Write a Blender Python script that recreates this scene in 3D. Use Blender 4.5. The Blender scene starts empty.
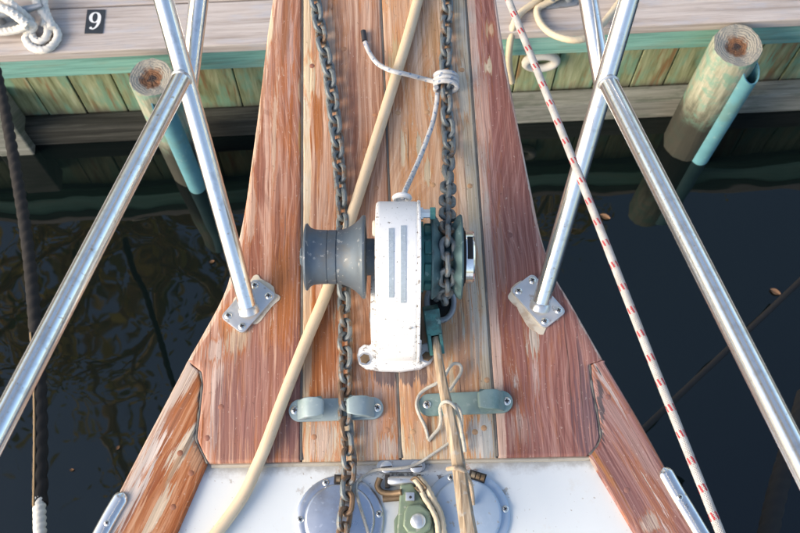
import bpy, bmesh, math, random
from mathutils import Vector, Matrix
random.seed(7)
S = bpy.context.scene
COL = S.collection
R = math.radians

# ------------------------------------------------------------------ camera, sky, sun, exposure
CAM_H, PITCH, F = 1.42, R(69.6), 1056.0          # metres above the foredeck, tilt below horizontal, focal length in photo pixels
cam = bpy.data.cameras.new('camera'); camo = bpy.data.objects.new('camera', cam); COL.objects.link(camo)
camo.location = (0, 0, CAM_H); camo.rotation_euler = (R(90) - PITCH, 0, 0)
cam.sensor_width = 36; cam.lens = 36 * F / 800; cam.clip_start = .02; cam.clip_end = 3000
cam.dof.use_dof = True; cam.dof.focus_distance = 1.40; cam.dof.aperture_fstop = 17
S.camera = camo
SUN_EL, SUN_AZ = R(27), R(-112)                  # azimuth from +Y towards +X
w = bpy.data.worlds.new('World'); S.world = w; w.use_nodes = True
wn = w.node_tree; bg = wn.nodes['Background']
sky = wn.nodes.new('ShaderNodeTexSky'); sky.sky_type = 'NISHITA'; sky.sun_disc = False
sky.sun_elevation = SUN_EL; sky.sun_rotation = SUN_AZ; sky.air_density = 1.0; sky.dust_density = 2.6; sky.ozone_density = 1.0
wn.links.new(sky.outputs[0], bg.inputs[0]); bg.inputs[1].default_value = .15
sl = bpy.data.lights.new('sun', 'SUN'); so = bpy.data.objects.new('sun', sl); COL.objects.link(so)
sl.energy = 1.45; sl.angle = R(38); sl.color = (1, .86, .70)
sd = Vector((math.cos(SUN_EL) * math.sin(SUN_AZ), math.cos(SUN_EL) * math.cos(SUN_AZ), math.sin(SUN_EL)))
so.rotation_euler = sd.to_track_quat('Z', 'Y').to_euler(); so.location = sd * 30
S.view_settings.view_transform = 'Standard'; S.view_settings.look = 'None'
S.view_settings.exposure = 1.12; S.view_settings.gamma = 1

# ------------------------------------------------------------------ pixel -> point on a level plane
FW = Vector((0, math.cos(PITCH), -math.sin(PITCH))); UP = Vector((0, math.sin(PITCH), math.cos(PITCH)))
def P(px, py, z=0.0):
    d = FW + Vector((1, 0, 0)) * ((px - 400) / F) + UP * ((266.5 - py) / F)
    t = (z - CAM_H) / d.z
    return Vector((d.x * t, d.y * t, z))

# ------------------------------------------------------------------ node helper
class NT:
    def __init__(s, name):
        s.m = bpy.data.materials.new(name); s.m.use_nodes = True
        s.t = s.m.node_tree; s.b = s.t.nodes['Principled BSDF']
    def n(s, typ, **kw):
        x = s.t.nodes.new(typ)
        for k, v in kw.items(): setattr(x, k, v)
        return x
    def put(s, sock, v):
        if isinstance(v, bpy.types.NodeSocket): s.t.links.new(v, sock)
        elif isinstance(v, (tuple, list)) and sock.type == 'RGBA' and len(v) == 3: sock.default_value = (*v, 1)
        else: sock.default_value = v
    def obj(s): return s.n('ShaderNodeTexCoord').outputs['Object']
    def uv(s, layer=None):
        x = s.n('ShaderNodeUVMap')
        if layer: x.uv_map = layer
        return x.outputs[0]
    def rnd(s): return s.n('ShaderNodeObjectInfo').outputs['Random']
    def math(s, op, a, b=0.0, c=0.0):
        x = s.n('ShaderNodeMath', operation=op)
        s.put(x.inputs[0], a); s.put(x.inputs[1], b); s.put(x.inputs[2], c); return x.outputs[0]
    def sep(s, v):
        x = s.n('ShaderNodeSeparateXYZ'); s.put(x.inputs[0], v); return x.outputs
    def comb(s, a, b, c=0.0):
        x = s.n('ShaderNodeCombineXYZ')
        s.put(x.inputs[0], a); s.put(x.inputs[1], b); s.put(x.inputs[2], c); return x.outputs[0]
    def scale(s, v, sc, off=(0, 0, 0)):
        x = s.n('ShaderNodeMapping'); s.put(x.inputs[0], v); x.inputs[3].default_value = sc; x.inputs[1].default_value = off; return x.outputs[0]
    def noise(s, v, sc=1, det=4, ro=.55, dist=0):
        x = s.n('ShaderNodeTexNoise'); s.put(x.inputs['Vector'], v)
        x.inputs['Scale'].default_value = sc; x.inputs['Detail'].default_value = det
        x.inputs['Roughness'].default_value = ro; x.inputs['Distortion'].default_value = dist
        return x.outputs[0]
    def voro(s, v, sc, feature='F1'):
        x = s.n('ShaderNodeTexVoronoi', feature=feature); s.put(x.inputs['Vector'], v); x.inputs['Scale'].default_value = sc; return x.outputs[0]
    def ramp(s, f, stops, mode='LINEAR'):
        x = s.n('ShaderNodeValToRGB'); s.put(x.inputs[0], f); cr = x.color_ramp; cr.interpolation = mode
        while len(cr.elements) < len(stops): cr.elements.new(.5)
        for e, (p, c) in zip(cr.elements, stops):
            e.position = p; e.color = (*c, 1) if isinstance(c, tuple) else (c, c, c, 1)
        return x.outputs[0]
    def step(s, f, a, b):
        x = s.n('ShaderNodeMapRange', interpolation_type='SMOOTHSTEP'); s.put(x.inputs[0], f)
        x.inputs[1].default_value = a; x.inputs[2].default_value = b; return x.outputs[0]
    def mix(s, f, a, b, mode='MIX'):
        x = s.n('ShaderNodeMix', data_type='RGBA', blend_type=mode)
        s.put(x.inputs[0], f); s.put(x.inputs[6], a); s.put(x.inputs[7], b); return x.outputs[2]
    def bump(s, h, strength=.3, dist=.002):
        x = s.n('ShaderNodeBump'); s.put(x.inputs['Height'], h)
        x.inputs['Strength'].default_value = strength; x.inputs['Distance'].default_value = dist
        s.t.links.new(x.outputs[0], s.b.inputs['Normal'])
    def out(s, col, rough=.5, metal=0.0, spec=None):
        s.put(s.b.inputs['Base Color'], col); s.put(s.b.inputs['Roughness'], rough); s.put(s.b.inputs['Metallic'], metal)
        if spec is not None: s.b.inputs['Specular IOR Level'].default_value = spec
        return s.m

# ------------------------------------------------------------------ materials
def wood_deck(name, seed, dark, mid, light, orange=.5, pale=.5, edge_l=0.0, edge_r=0.0, bare_end=0.0, orange_c=(.40, .15, .045), pale_c=(.60, .51, .37), patches=()):
    """weathered varnished timber; UV u = metres from the left edge, v = metres along; UVR u = metres from the right edge"""
    k = NT(name); u, v, _ = k.sep(k.uv('UVMap'))
    def nz(fu, fv, off, det=5, ro=.6, src=None): return k.noise(k.comb(k.math('MULTIPLY', src or u, fu), k.math('MULTIPLY', v, fv), seed + off), 1, det, ro)
    wob = nz(8, 4, 3, 3); wob2 = nz(5, 2.2, 41, 2)
    uw = k.math('ADD', u, k.math('MULTIPLY_ADD', wob, .014, -.007))
    grain = nz(95, 1.1, 0, 6, .65, uw); mid_g = nz(260, 3.2, 5, 4, .62, uw); fine = nz(520, 9, 7, 3, .65, uw)
    g = k.math('ADD', k.math('MULTIPLY', grain, .60), k.math('MULTIPLY', mid_g, .40))
    c = k.ramp(g, [(.34, dark), (.49, mid), (.645, light)])
    tone = nz(16, 1.6, 61, 5, .6)                                    # slow drift between redder and browner boards, varnish fading in and out
    c = k.mix(k.math('MULTIPLY', k.step(tone, .40, .62), .45), c, (mid[0] * .80, mid[1] * .66, mid[2] * .58))
    c = k.mix(k.math('MULTIPLY', k.step(tone, .46, .32), .40), c, (.5 * mid[0] + .5 * light[0], .5 * mid[1] + .5 * light[1], .5 * mid[2] + .5 * light[2]))
    # cathedral growth lines
    ring = k.math('SINE', k.math('MULTIPLY', k.math('MULTIPLY_ADD', wob2, .16, u), 560))
    c = k.mix(k.math('MULTIPLY', k.step(ring, .72, .98), .30), c, light)
    c = k.mix(k.math('MULTIPLY', k.step(ring, -.75, -.98), .30), c, dark)
    o1 = nz(34, 2.2, 11, 8, .68, uw)
    om = k.step(o1, .70 - .28 * orange, .77 - .28 * orange)
    oc = k.mix(k.step(fine, .3, .7), (orange_c[0] * .6, orange_c[1] * .52, orange_c[2] * .45), orange_c)
    oc = k.mix(k.step(mid_g, .50, .68), oc, (orange_c[0] * 1.35, orange_c[1] * 1.7, orange_c[2] * 2.2))
    c = k.mix(k.math('MULTIPLY', om, .8), c, oc)
    p1 = nz(34, 4.0, 23, 9, .72, uw)
    pf = k.math('MULTIPLY_ADD', fine, .14, p1)
    if bare_end: pf = k.math('ADD', pf, k.math('MULTIPLY', k.math('SUBTRACT', 1, k.step(v, .02, .16)), bare_end))
    pm = k.step(pf, .80 - .28 * pale, .86 - .28 * pale)
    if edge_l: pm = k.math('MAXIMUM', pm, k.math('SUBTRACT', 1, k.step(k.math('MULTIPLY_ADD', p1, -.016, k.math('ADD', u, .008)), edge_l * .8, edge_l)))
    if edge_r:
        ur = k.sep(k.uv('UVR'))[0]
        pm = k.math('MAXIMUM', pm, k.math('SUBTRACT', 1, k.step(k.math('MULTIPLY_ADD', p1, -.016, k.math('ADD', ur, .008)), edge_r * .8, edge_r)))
    pc = k.mix(k.step(fine, .35, .72), (pale_c[0] * .74, pale_c[1] * .68, pale_c[2] * .62), pale_c)
    grey = nz(18, 9, 31, 4)
    pc = k.mix(k.math('MULTIPLY', k.step(grey, .50, .66), .7), pc, (.50, .48, .42))
    rim = k.math('MULTIPLY', k.step(pf, .70 - .28 * pale, .80 - .28 * pale), k.math('SUBTRACT', 1, pm))   # old varnish left round the bare patches
    c = k.mix(k.math('MULTIPLY', rim, .55), c, orange_c)
    c = k.mix(k.math('MULTIPLY', pm, .9), c, pc)
    # worn, bleached or stained places with a shape of their own
    ob = k.obj(); ox, oy, _ = k.sep(ob)
    rag = k.math('ADD', k.math('MULTIPLY', p1, .9), k.math('MULTIPLY', mid_g, .8))
    for (px, py, rx, ry, col, amt, *rot) in patches:
        q_ = P(px, py); sx, sy = rx / 715., ry / 700.
        ca_, sa_ = math.cos(R(rot[0] if rot else 0)), math.sin(R(rot[0] if rot else 0))
        ex, ey = k.math('SUBTRACT', ox, q_.x), k.math('SUBTRACT', oy, q_.y)
        dx = k.math('MULTIPLY', k.math('MULTIPLY_ADD', ex, ca_, k.math('MULTIPLY', ey, -sa_)), 1 / sx); dy = k.math('MULTIPLY', k.math('MULTIPLY_ADD', ex, sa_, k.math('MULTIPLY', ey, ca_)), 1 / sy)
        d = k.math('SQRT', k.math('ADD', k.math('MULTIPLY', dx, dx), k.math('MULTIPLY', dy, dy)))
        d = k.math('ADD', d, k.math('MULTIPLY_ADD', rag, 4.2, -3.50))
        mk = k.math('SUBTRACT', 1, k.step(d, .74, 1.00))
        cc = k.mix(k.step(mid_g, .38, .62), tuple(x * .72 for x in col), col)
        if col[0] > .5:
            rm = k.math('MULTIPLY', k.math('SUBTRACT', 1, k.step(d, 1.02, 1.28)), k.math('SUBTRACT', 1, mk)); c = k.mix(k.math('MULTIPLY', rm, .6), c, orange_c)
        c = k.mix(k.math('MULTIPLY', mk, amt), c, cc)
    c = k.mix(k.math('MULTIPLY', k.step(fine, .57, .68), .20), c, light)
    c = k.mix(k.math('MULTIPLY', k.step(fine, .43, .31), .50), c, (dark[0] * .5, dark[1] * .45, dark[2] * .45))
    sp = nz(230, 150, 0, 3, .7)
    c = k.mix(k.math('MULTIPLY', k.step(sp, .64, .72), .5), c, (.09, .055, .04))
    c = k.mix(k.math('MULTIPLY', k.step(sp, .36, .28), .4), c, (.70, .60, .50))
    ck = k.math('MULTIPLY', k.step(nz(520, 3.2, 77, 2, .5, uw), .66, .70), k.step(nz(40, 6, 81, 2), .5, .6))   # drying checks
    c = k.mix(k.math('MULTIPLY', ck, .7), c, (.06, .035, .025))
    ro = k.math('MULTIPLY_ADD', pm, .25, k.math('MULTIPLY_ADD', fine, .3, .36))
    k.bump(k.math('SUBTRACT', k.math('ADD', fine, k.math('MULTIPLY', pm, -.8)), k.math('MULTIPLY', ck, 1.5)), .5, .0013)
    return k.out(c, ro, 0, .22)

def simple(name, col, rough=.5, metal=0.0, var=.25, sc=40, spots=None, spot_amt=.5, spot_sc=90, bump=.15, dirt=None, dirt_amt=.45):
    k = NT(name); o = k.obj()
    a = k.noise(o, sc, 5, .6)
    c = k.mix(a, tuple(x * (1 - var) for x in col), tuple(min(1, x * (1 + var)) for x in col))
    if dirt:
        d = k.noise(o, sc * .45, 6, .65); c = k.mix(k.math('MULTIPLY', k.step(d, .52, .66), dirt_amt), c, dirt)
    if spots:
        d = k.noise(o, spot_sc, 3, .6); c = k.mix(k.math('MULTIPLY', k.step(d, .62, .68), spot_amt), c, spots)
    k.bump(k.noise(o, sc * 4, 4, .6), bump, .001)
    return k.out(c, k.math('MULTIPLY_ADD', a, .25, rough - .12), metal)

def steel(name, col=(.78, .77, .74), rough=.2):
    k = NT(name); u = k.uv()
    a = k.noise(k.scale(u, (3, 60, 1)), 1, 4, .7); b = k.noise(k.obj(), 55, 4, .65)
    c = k.mix(k.step(b, .50, .70), col, tuple(x * .80 for x in col))
    c = k.mix(k.math('MULTIPLY', k.step(k.noise(k.obj(), 160, 3), .64, .72), .6), c, (.42, .27, .12))
    k.bump(a, .06, .0006)
    return k.out(c, k.math('MULTIPLY_ADD', b, .22, rough - .09), .96)

def fleck_rope(name, base, fleck, period, width, lanes=2.0, twist=18, strand=180):
    k = NT(name); u, v, _ = k.sep(k.uv())
    a = k.math('FRACT', k.math('MULTIPLY', v, 1 / period))
    b = k.math('FRACT', k.math('MULTIPLY_ADD', v, twist, k.math('MULTIPLY', u, lanes)))
    n = k.noise(k.obj(), 500, 2)
    m = k.math('MULTIPLY', k.math('LESS_THAN', k.math('MULTIPLY_ADD', n, .14, a), width), k.math('LESS_THAN', k.math('MULTIPLY_ADD', n, .3, b), .62))
    d = k.noise(k.obj(), 60, 5, .7)
    c = k.mix(k.step(d, .3, .7), tuple(x * .72 for x in base), base); c = k.mix(m, c, fleck)
    w1 = k.math('SINE', k.math('MULTIPLY_ADD', u, 75.4, k.math('MULTIPLY', v, strand * 11.0)))
    w2 = k.math('SINE', k.math('MULTIPLY_ADD', u, 75.4, k.math('MULTIPLY', v, -strand * 11.0)))
    h = k.math('MAXIMUM', w1, w2)
    c = k.mix(k.math('MULTIPLY', k.step(h, .35, -.4), .25), c, tuple(x * .45 for x in base))
    k.bump(h, .55, .0012)
    return k.out(c, .8, 0, .2)

M = {}
CRM, TAN, ORG, RED, MLD, GRY = (.66, .55, .38), (.58, .40, .25), (.42, .145, .04), (.22, .06, .035), (.07, .075, .07), (.52, .50, .45)
M['plank_ol'] = wood_deck('port_outer_timber', 1.3, (.17, .062, .036), (.37, .175, .115), (.64, .43, .325), orange=.48, pale=.40, edge_r=.0075, pale_c=(.70, .53, .41), orange_c=(.38, .125, .038),  # edge_r band paints the warm light caught by the port bevel
    patches=[(282, 290, 17, 75, ORG, .75), (256, 262, 10, 40, RED, .45), (275, 120, 4, 90, (.68, .47, .33), .8), (290, 60, 6, 60, (.60, .42, .36), .6), (238, 335, 12, 20, CRM, .55), (216, 385, 5, 60, (.66, .50, .42), .8),
             (293, 400, 8, 50, (.20, .085, .085), .6), (262, 400, 30, 70, (.34, .17, .145), .6), (235, 430, 18, 40, (.30, .145, .125), .55), (300, 90, 4, 18, TAN, .7), (240, 240, 4, 50, (.60, .38, .28), .5), (262, 180, 7, 40, (.27, .10, .065), .6), (284, 40, 5, 60, (.30, .12, .05), .6), (299, 140, 4, 34, (.46, .24, .07), .8), (270, 30, 4, 30, CRM, .7), (262, 110, 3, 60, (.30, .11, .05), .7), (250, 215, 5, 30, (.62, .42, .31), .7), (226, 320, 10, 16, (.44, .16, .05), .7), (278, 215, 4, 60, (.20, .065, .04), .6), (212, 350, 9, 12, (.60, .46, .38), .7)])
M['plank_cl'] = wood_deck('port_centre_timber', 9.1, (.22, .085, .045), (.50, .29, .19), (.70, .52, .40), orange=.52, pale=.44, edge_l=.013, bare_end=.13, orange_c=(.45, .165, .045),
    patches=[(325, 335, 26, 52, (.36, .115, .032), .85), (364, 345, 14, 40, (.40, .17, .075), .6), (310, 75, 7, 32, CRM, .9), (352, 95, 6, 90, (.30, .11, .07), .5), (328, 60, 9, 60, (.64, .46, .33), .7), (318, 120, 6, 40, ORG, .8),
             (322, 440, 15, 22, (.62, .48, .38), .8), (370, 420, 12, 60, (.58, .40, .32), .7), (388, 448, 10, 12, (.56, .47, .40), .7), (395, 376, 26, 9, (.10, .095, .11), .75), (330, 260, 12, 40, (.40, .15, .06), .6), (307, 330, 4, 80, CRM, .5)])
M['plank_cr'] = wood_deck('starboard_centre_timber', 17.7, (.32, .15, .08), (.56, .365, .235), (.71, .56, .42), orange=.48, pale=.50, edge_r=.019, bare_end=.14, orange_c=(.50, .22, .07),
    patches=[(405, 150, 6, 24, CRM, .95), (419, 146, 5, 15, (.60, .54, .40), .95), (428, 172, 4, 14, CRM, .9), (400, 95, 9, 20, ORG, .6), (432, 40, 10, 40, (.46, .25, .10), .6), (395, 60, 5, 30, (.56, .46, .26), .7), (462, 95, 6, 40, (.66, .57, .44), .8),
             (484, 436, 14, 22, (.56, .56, .52), .85), (462, 350, 14, 60, (.47, .27, .18), .6), (420, 420, 14, 34, (.52, .27, .16), .6), (445, 430, 8, 30, (.62, .52, .42), .7), (408, 374, 22, 9, (.10, .095, .11), .75), (474, 300, 6, 60, (.57, .53, .44), .6)])
M['plank_or'] = wood_deck('starboard_outer_timber', 27.2, (.125, .046, .038), (.275, .122, .100), (.46, .27, .225), orange=.16, pale=.34, edge_l=.013, edge_r=.004, pale_c=(.62, .46, .39), orange_c=(.34, .12, .05),
    patches=[(484, 120, 7, 75, (.56, .36, .28), .7), (489, 66, 4, 9, CRM, .9), (490, 30, 5, 12, TAN, .8), (535, 368, 5, 30, (.56, .40, .34), .7), (584, 405, 12, 60, (.15, .10, .115), .65), (518, 420, 7, 30, (.60, .46, .38), .7), (508, 110, 10, 90, (.24, .095, .07), .5),
             (534, 342, 6, 22, (.60, .54, .44), .8), (500, 250, 5, 60, (.54, .33, .26), .5), (520, 430, 16, 22, (.46, .30, .25), .5)])
AL, AR = 27.5, -29.5                                              # the cap rails' run
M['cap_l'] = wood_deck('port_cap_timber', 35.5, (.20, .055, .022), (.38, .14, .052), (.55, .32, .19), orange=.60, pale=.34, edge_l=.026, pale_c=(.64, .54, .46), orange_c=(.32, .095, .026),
    patches=[(152, 455, 9, 80, (.66, .56, .49), .9, AL), (131, 503, 8, 40, (.60, .52, .46), .85, AL), (182, 405, 8, 52, (.34, .105, .03), .9, AL), (163, 470, 6, 60, (.27, .075, .026), .85, AL), (184, 443, 7, 44, (.62, .53, .40), .95, AL), (176, 462, 3, 30, (.34, .17, .08), .7, AL), (200, 408, 4, 40, MLD, .85), (194, 436, 5, 18, (.16, .15, .13), .7, AL), (155, 516, 5, 26, (.64, .54, .40), .8, AL), (196, 458, 7, 12, (.42, .26, .16), .6)])
M['cap_r'] = wood_deck('starboard_cap_timber', 44.1, (.13, .052, .046), (.28, .14, .122), (.48, .31, .275), orange=.12, pale=.42, edge_r=.0, pale_c=(.60, .49, .46), orange_c=(.34, .12, .04),
    patches=[(607, 386, 4, 34, (.62, .53, .49), .85, AR), (598, 440, 6, 12, (.22, .06, .04), .75), (632, 440, 9, 80, (.47, .32, .285), .55, AR), (601, 405, 3, 36, (.07, .075, .085), .8), (605, 470, 3, 44, (.40, .17, .06), .85, AR), (650, 522, 9, 10, (.60, .50, .40), .7), (622, 482, 6, 60, (.20, .09, .085), .6, AR), (592, 466, 5, 6, (.55, .44, .38), .8)])
for nm_, c_ in (('ol', (.30, .125, .08)), ('cl', (.42, .21, .11)), ('cr', (.47, .28, .145)), ('or', (.20, .085, .07)), ('capl', (.26, .10, .05)), ('capr', (.25, .115, .09))):
    M['plug_' + nm_] = simple('timber_plug_' + nm_, c_, .6, 0, .35, 150, dirt=(.14, .07, .05), dirt_amt=.5)
M['steel'] = steel('polished_stainless')
M['plate'] = simple('satin_stainless', (.68, .68, .66), .34, .85, .12, 60, spots=(.35, .22, .10), spot_amt=.5, spot_sc=70)
M['screw'] = simple('screw_steel', (.70, .68, .62), .25, .95, .1, 80)
M['slot'] = simple('screw_slot_dark', (.025, .022, .02), .8, 0, .2, 50)
M['sealant'] = simple('old_bedding_sealant', (.60, .54, .43), .75, 0, .15, 70, dirt=(.30, .17, .09), dirt_amt=.5)
def whitepaint():
    k = NT('chipped_white_paint'); o = k.obj(); x_, y_, z_ = k.sep(o)
    a = k.noise(o, 30, 5, .6); c = k.mix(a, (.70, .715, .715), (.78, .78, .77))
    gr = k.noise(k.scale(o, (60, 60, 14)), 1, 6, .7); c = k.mix(k.math('MULTIPLY', k.step(gr, .56, .72), .30), c, (.50, .49, .46))
    e = k.step(k.math('ABSOLUTE', k.math('ADD', x_, .0035)), .019, .0285); lowz = k.step(z_, .05, .012)
    bias = k.math('MULTIPLY_ADD', e, .085, k.math('MULTIPLY', lowz, .025))
    n1 = k.math('ADD', k.noise(o, 170, 4, .65), bias); n2 = k.math('ADD', k.noise(k.scale(o, (1, 1, 1), (3, 1, 7)), 330, 2, .6), k.math('MULTIPLY', bias, .4))
    c = k.mix(k.math('MULTIPLY', k.step(n1, .665, .70), .85), c, k.mix(k.noise(o, 90, 3), (.11, .105, .10), (.24, .20, .16)))
    c = k.mix(k.math('MULTIPLY', k.step(n2, .70, .73), .8), c, (.14, .13, .12))
    k.bump(k.math('ADD', k.math('MULTIPLY', k.step(n1, .64, .68), -1.5), a), .35, .0008)
    return k.out(c, .45)
M['white_paint'] = whitepaint()
M['grey_strip'] = simple('worn_grey_strip', (.33, .39, .44), .5, .1, .3, 260, spots=(.60, .62, .62), spot_amt=.7, spot_sc=300)
M['bronze'] = simple('dull_bronze_grey', (.105, .135, .165), .56, .45, .3, 22, spots=(.40, .40, .38), spot_amt=.5, spot_sc=130, dirt=(.13, .115, .09), dirt_amt=.6, bump=.3)
M['verdigris'] = simple('verdigris_bronze', (.055, .19, .175), .62, .2, .35, 45, spots=(.26, .38, .35), spot_amt=.6, spot_sc=120, dirt=(.04, .06, .06), dirt_amt=.8, bump=.35)
M['gypsy'] = simple('gypsy_grey_green', (.075, .135, .14), .6, .35, .35, 50, spots=(.30, .36, .35), spot_amt=.5, spot_sc=130, dirt=(.05, .06, .06), dirt_amt=.7)
M['chrome'] = steel('chrome', (.85, .84, .80), .13)
M['chock'] = simple('grey_painted_casting', (.27, .34, .355), .5, .2, .18, 40, spots=(.42, .47, .47), spot_amt=.4, dirt=(.19, .27, .26), dirt_amt=.6)
M['chock_green'] = simple('verdigris_casting', (.21, .29, .27), .5, .2, .18, 40, spots=(.38, .44, .42), spot_amt=.4, dirt=(.11, .20, .18), dirt_amt=.8)
M['gelcoat'] = simple('white_gelcoat', (.80, .81, .81), .35, 0, .03, 14, spots=(.40, .35, .28), spot_amt=.0, bump=.04)
_a, _b = P(207.5, 463), P(588, 455.5); KXG = (_b.y - _a.y) / (_b.x - _a.x); Y0G = _a.y - KXG * _a.x
def gel():
    k = NT('white_gelcoat_deck'); o = k.obj()
    a = k.noise(o, 9, 5, .6); c = k.mix(a, (.63, .665, .665), (.69, .72, .715))
    sp = k.noise(o, 75, 3, .55); big = k.noise(o, 11, 2)
    m = k.math('MULTIPLY', k.step(k.noise(o, 190, 2, .5), .69, .73), k.step(big, .42, .60))
    c = k.mix(k.math('MULTIPLY', m, .8), c, (.30, .25, .18))
    c = k.mix(k.math('MULTIPLY', k.step(k.noise(o, 30, 6, .7), .60, .72), .35), c, (.60, .58, .52))
    x_, y_, _z = k.sep(o); dj = k.math('SUBTRACT', k.math('MULTIPLY_ADD', x_, KXG, Y0G), y_)      # metres aft of the plank ends
    gn = k.noise(o, 42, 6, .7)
    c = k.mix(k.math('MULTIPLY', k.math('SUBTRACT', 1, k.step(k.math('MULTIPLY_ADD', gn, -.035, dj), -.014, .004)), .65), c, (.22, .19, .15))
    for (px, py, r_, col, am) in ((401, 463, .040, (.10, .09, .075), .75), (505, 492, .010, (.25, .19, .12), .6), (445, 478, .014, (.12, .08, .05), .8), (470, 470, .018, (.34, .16, .06), .7), (347, 472, .020, (.34, .20, .10), .55), (420, 500, .030, (.30, .22, .14), .5), (230, 480, .005, (.34, .30, .25), .6), (300, 490, .007, (.36, .32, .27), .5)):
        q_ = P(px, py); dx = k.math('SUBTRACT', x_, q_.x); dy = k.math('SUBTRACT', y_, q_.y)
        d = k.math('MULTIPLY', k.math('SQRT', k.math('ADD', k.math('MULTIPLY', dx, dx), k.math('MULTIPLY', dy, dy))), 1 / r_)
        d = k.math('ADD', d, k.math('MULTIPLY_ADD', k.noise(o, 130, 5, .7), 5.0, -2.1))
        c = k.mix(k.math('MULTIPLY', k.math('SUBTRACT', 1, k.step(d, .55, 1.0)), am), c, col)
    k.bump(k.noise(o, 120, 3), .06, .001)
    return k.out(c, .38)
M['gelcoat'] = gel()
M['hull'] = simple('hull_paint', (.05, .07, .10), .3, 0, .1, 3)
M['caulk'] = simple('pale_caulk', (.38, .35, .29), .7, 0, .2, 60, dirt=(.20, .17, .13), dirt_amt=.6)
M['seam'] = simple('grey_seam_caulk', (.13, .12, .105), .8, 0, .3, 60, dirt=(.25, .24, .21), dirt_amt=.5)
def chainmat(name, rust):
    k = NT(name); o = k.obj(); r = k.rnd(); g = k.n('ShaderNodeNewGeometry').outputs['Position']
    a = k.noise(g, 120, 4, .65); b = k.noise(g, 55, 5, .7); c2 = k.noise(g, 6, 2)
    c = k.mix(a, (.06, .078, .085), (.28, .305, .305))
    c = k.mix(k.math('MULTIPLY', k.step(k.math('ADD', k.math('MULTIPLY', k.sep(g)[1], -.22 if rust > 0 else 0), k.math('MULTIPLY_ADD', r, .16, b)), .60 - rust if rust > 0 else .63, .70 - rust if rust > 0 else .74), .85), c, k.mix(a, (.10, .052, .024), (.27, .155, .075)))
    k.bump(a, .5, .001)
    return k.out(c, .58, .45)
M['chain_l'] = chainmat('rusty_galvanised', .14)
M['chain_r'] = chainmat('dull_galvanised', -.01)
def hosemat():
    k = NT('cream_hose'); o = k.obj(); u, v, _ = k.sep(k.uv())
    a = k.noise(o, 20, 5, .65); b = k.noise(k.comb(k.math('MULTIPLY', u, 14), k.math('MULTIPLY', v, 9)), 1, 4)
    c = k.mix(a, (.57, .43, .27), (.69, .56, .39)); c = k.mix(k.math('MULTIPLY', k.step(b, .55, .75), .5), c, (.52, .34, .17))
    sc = k.noise(k.comb(k.math('MULTIPLY', u, 9), k.math('MULTIPLY', v, 60), 4.0), 1, 6, .75)
    c = k.mix(k.math('MULTIPLY', k.step(sc, .58, .66), .45), c, (.34, .25, .15)); c = k.mix(k.math('MULTIPLY', k.step(sc, .40, .33), .4), c, (.76, .68, .54))
    k.bump(k.math('ADD', b, sc), .15, .001); return k.out(c, .6)
M['hose'] = hosemat()
M['redrope'] = fleck_rope('white_rope_red_fleck', (.58, .56, .53), (.44, .05, .06), .0300, .34, 6.0, 40)
M['bluerope'] = fleck_rope('white_rope_blue_fleck', (.72, .72, .71), (.26, .33, .45), .016, .30, 3.0, 40)
M['cord'] = fleck_rope('thin_pale_cord', (.66, .63, .55), (.50, .46, .38), .01, .3)
M['tan_cord'] = fleck_rope('thin_tan_cord', (.64, .50, .36), (.46, .34, .22), .01, .3)
M['tape'] = simple('black_whipping', (.025, .025, .03), .6)
def twist(name, base):
    k = NT(name); o = k.obj(); u, v, _ = k.sep(k.uv())
    a = k.noise(o, 60, 4); h = k.noise(k.comb(k.math('MULTIPLY', u, 30), k.math('MULTIPLY', v, 120)), 1, 3)
    c = k.mix(a, tuple(x * .8 for x in base), base); k.bump(h, .4, .001); return k.out(c, .85, 0, .15)
M['whiterope'] = twist('white_nylon_rope', (.76, .73, .66))
M['creamrope'] = twist('cream_rope', (.66, .56, .40))
M['sleeve'] = twist('black_chafe_sleeve', (.030, .028, .027))
M['stitch'] = twist('tan_stitching', (.36, .25, .14))
def stick():
    k = NT('weathered_ash_handle'); u, v, _ = k.sep(k.obj())
    g = k.noise(k.scale(k.obj(), (260, 14, 120), (0, 0, 0)), 1, 5, .65)
    c = k.ramp(g, [(.3, (.13, .09, .055)), (.5, (.33, .25, .165)), (.7, (.50, .41, .30))])
    c = k.mix(k.math('MULTIPLY', k.step(k.noise(k.obj(), 90, 4), .56, .66), .6), c, (.34, .33, .30))
    k.bump(g, .5, .001); return k.out(c, .75)
M['stick'] = stick()
def dockwood(name, cols, seed, stain=None, stain_amt=.6, axis='UVMap'):
    k = NT(name); u, v, _ = k.sep(k.uv('UVMap')); r = k.math('MULTIPLY', k.rnd(), 37)
    g = k.noise(k.comb(k.math('MULTIPLY', u, 3.0), k.math('MULTIPLY', v, 60), k.math('ADD', r, seed)), 1, 6, .62, .4)
    f = k.noise(k.comb(k.math('MULTIPLY', u, 9.0), k.math('MULTIPLY', v, 260), k.math('ADD', r, seed + 5)), 1, 3, .6)
    c = k.ramp(g, [(.28, cols[0]), (.5, cols[1]), (.74, cols[2])])
    c = k.mix(k.math('MULTIPLY', k.step(f, .42, .30), .4), c, tuple(x * .4 for x in cols[0]))
    if stain:
        s = k.noise(k.comb(k.math('MULTIPLY', u, 5.5), k.math('MULTIPLY', v, 22), k.math('ADD', r, seed + 9)), 1, 6, .65)
        c = k.mix(k.math('MULTIPLY', k.step(s, .50, .64), stain_amt), c, stain)
    k.bump(k.math('ADD', f, g), .5, .003)
    return k.out(c, .8, 0, .25)
M['dock_top'] = dockwood('weathered_grey_dock_board', [(.32, .27, .235), (.48, .42, .38), (.60, .55, .51)], 1, (.42, .43, .47), .5)
M['dock_fascia'] = dockwood('green_washed_fascia', [(.12, .26, .22), (.22, .46, .39), (.36, .58, .51)], 8, (.27, .36, .28), .5)
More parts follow.
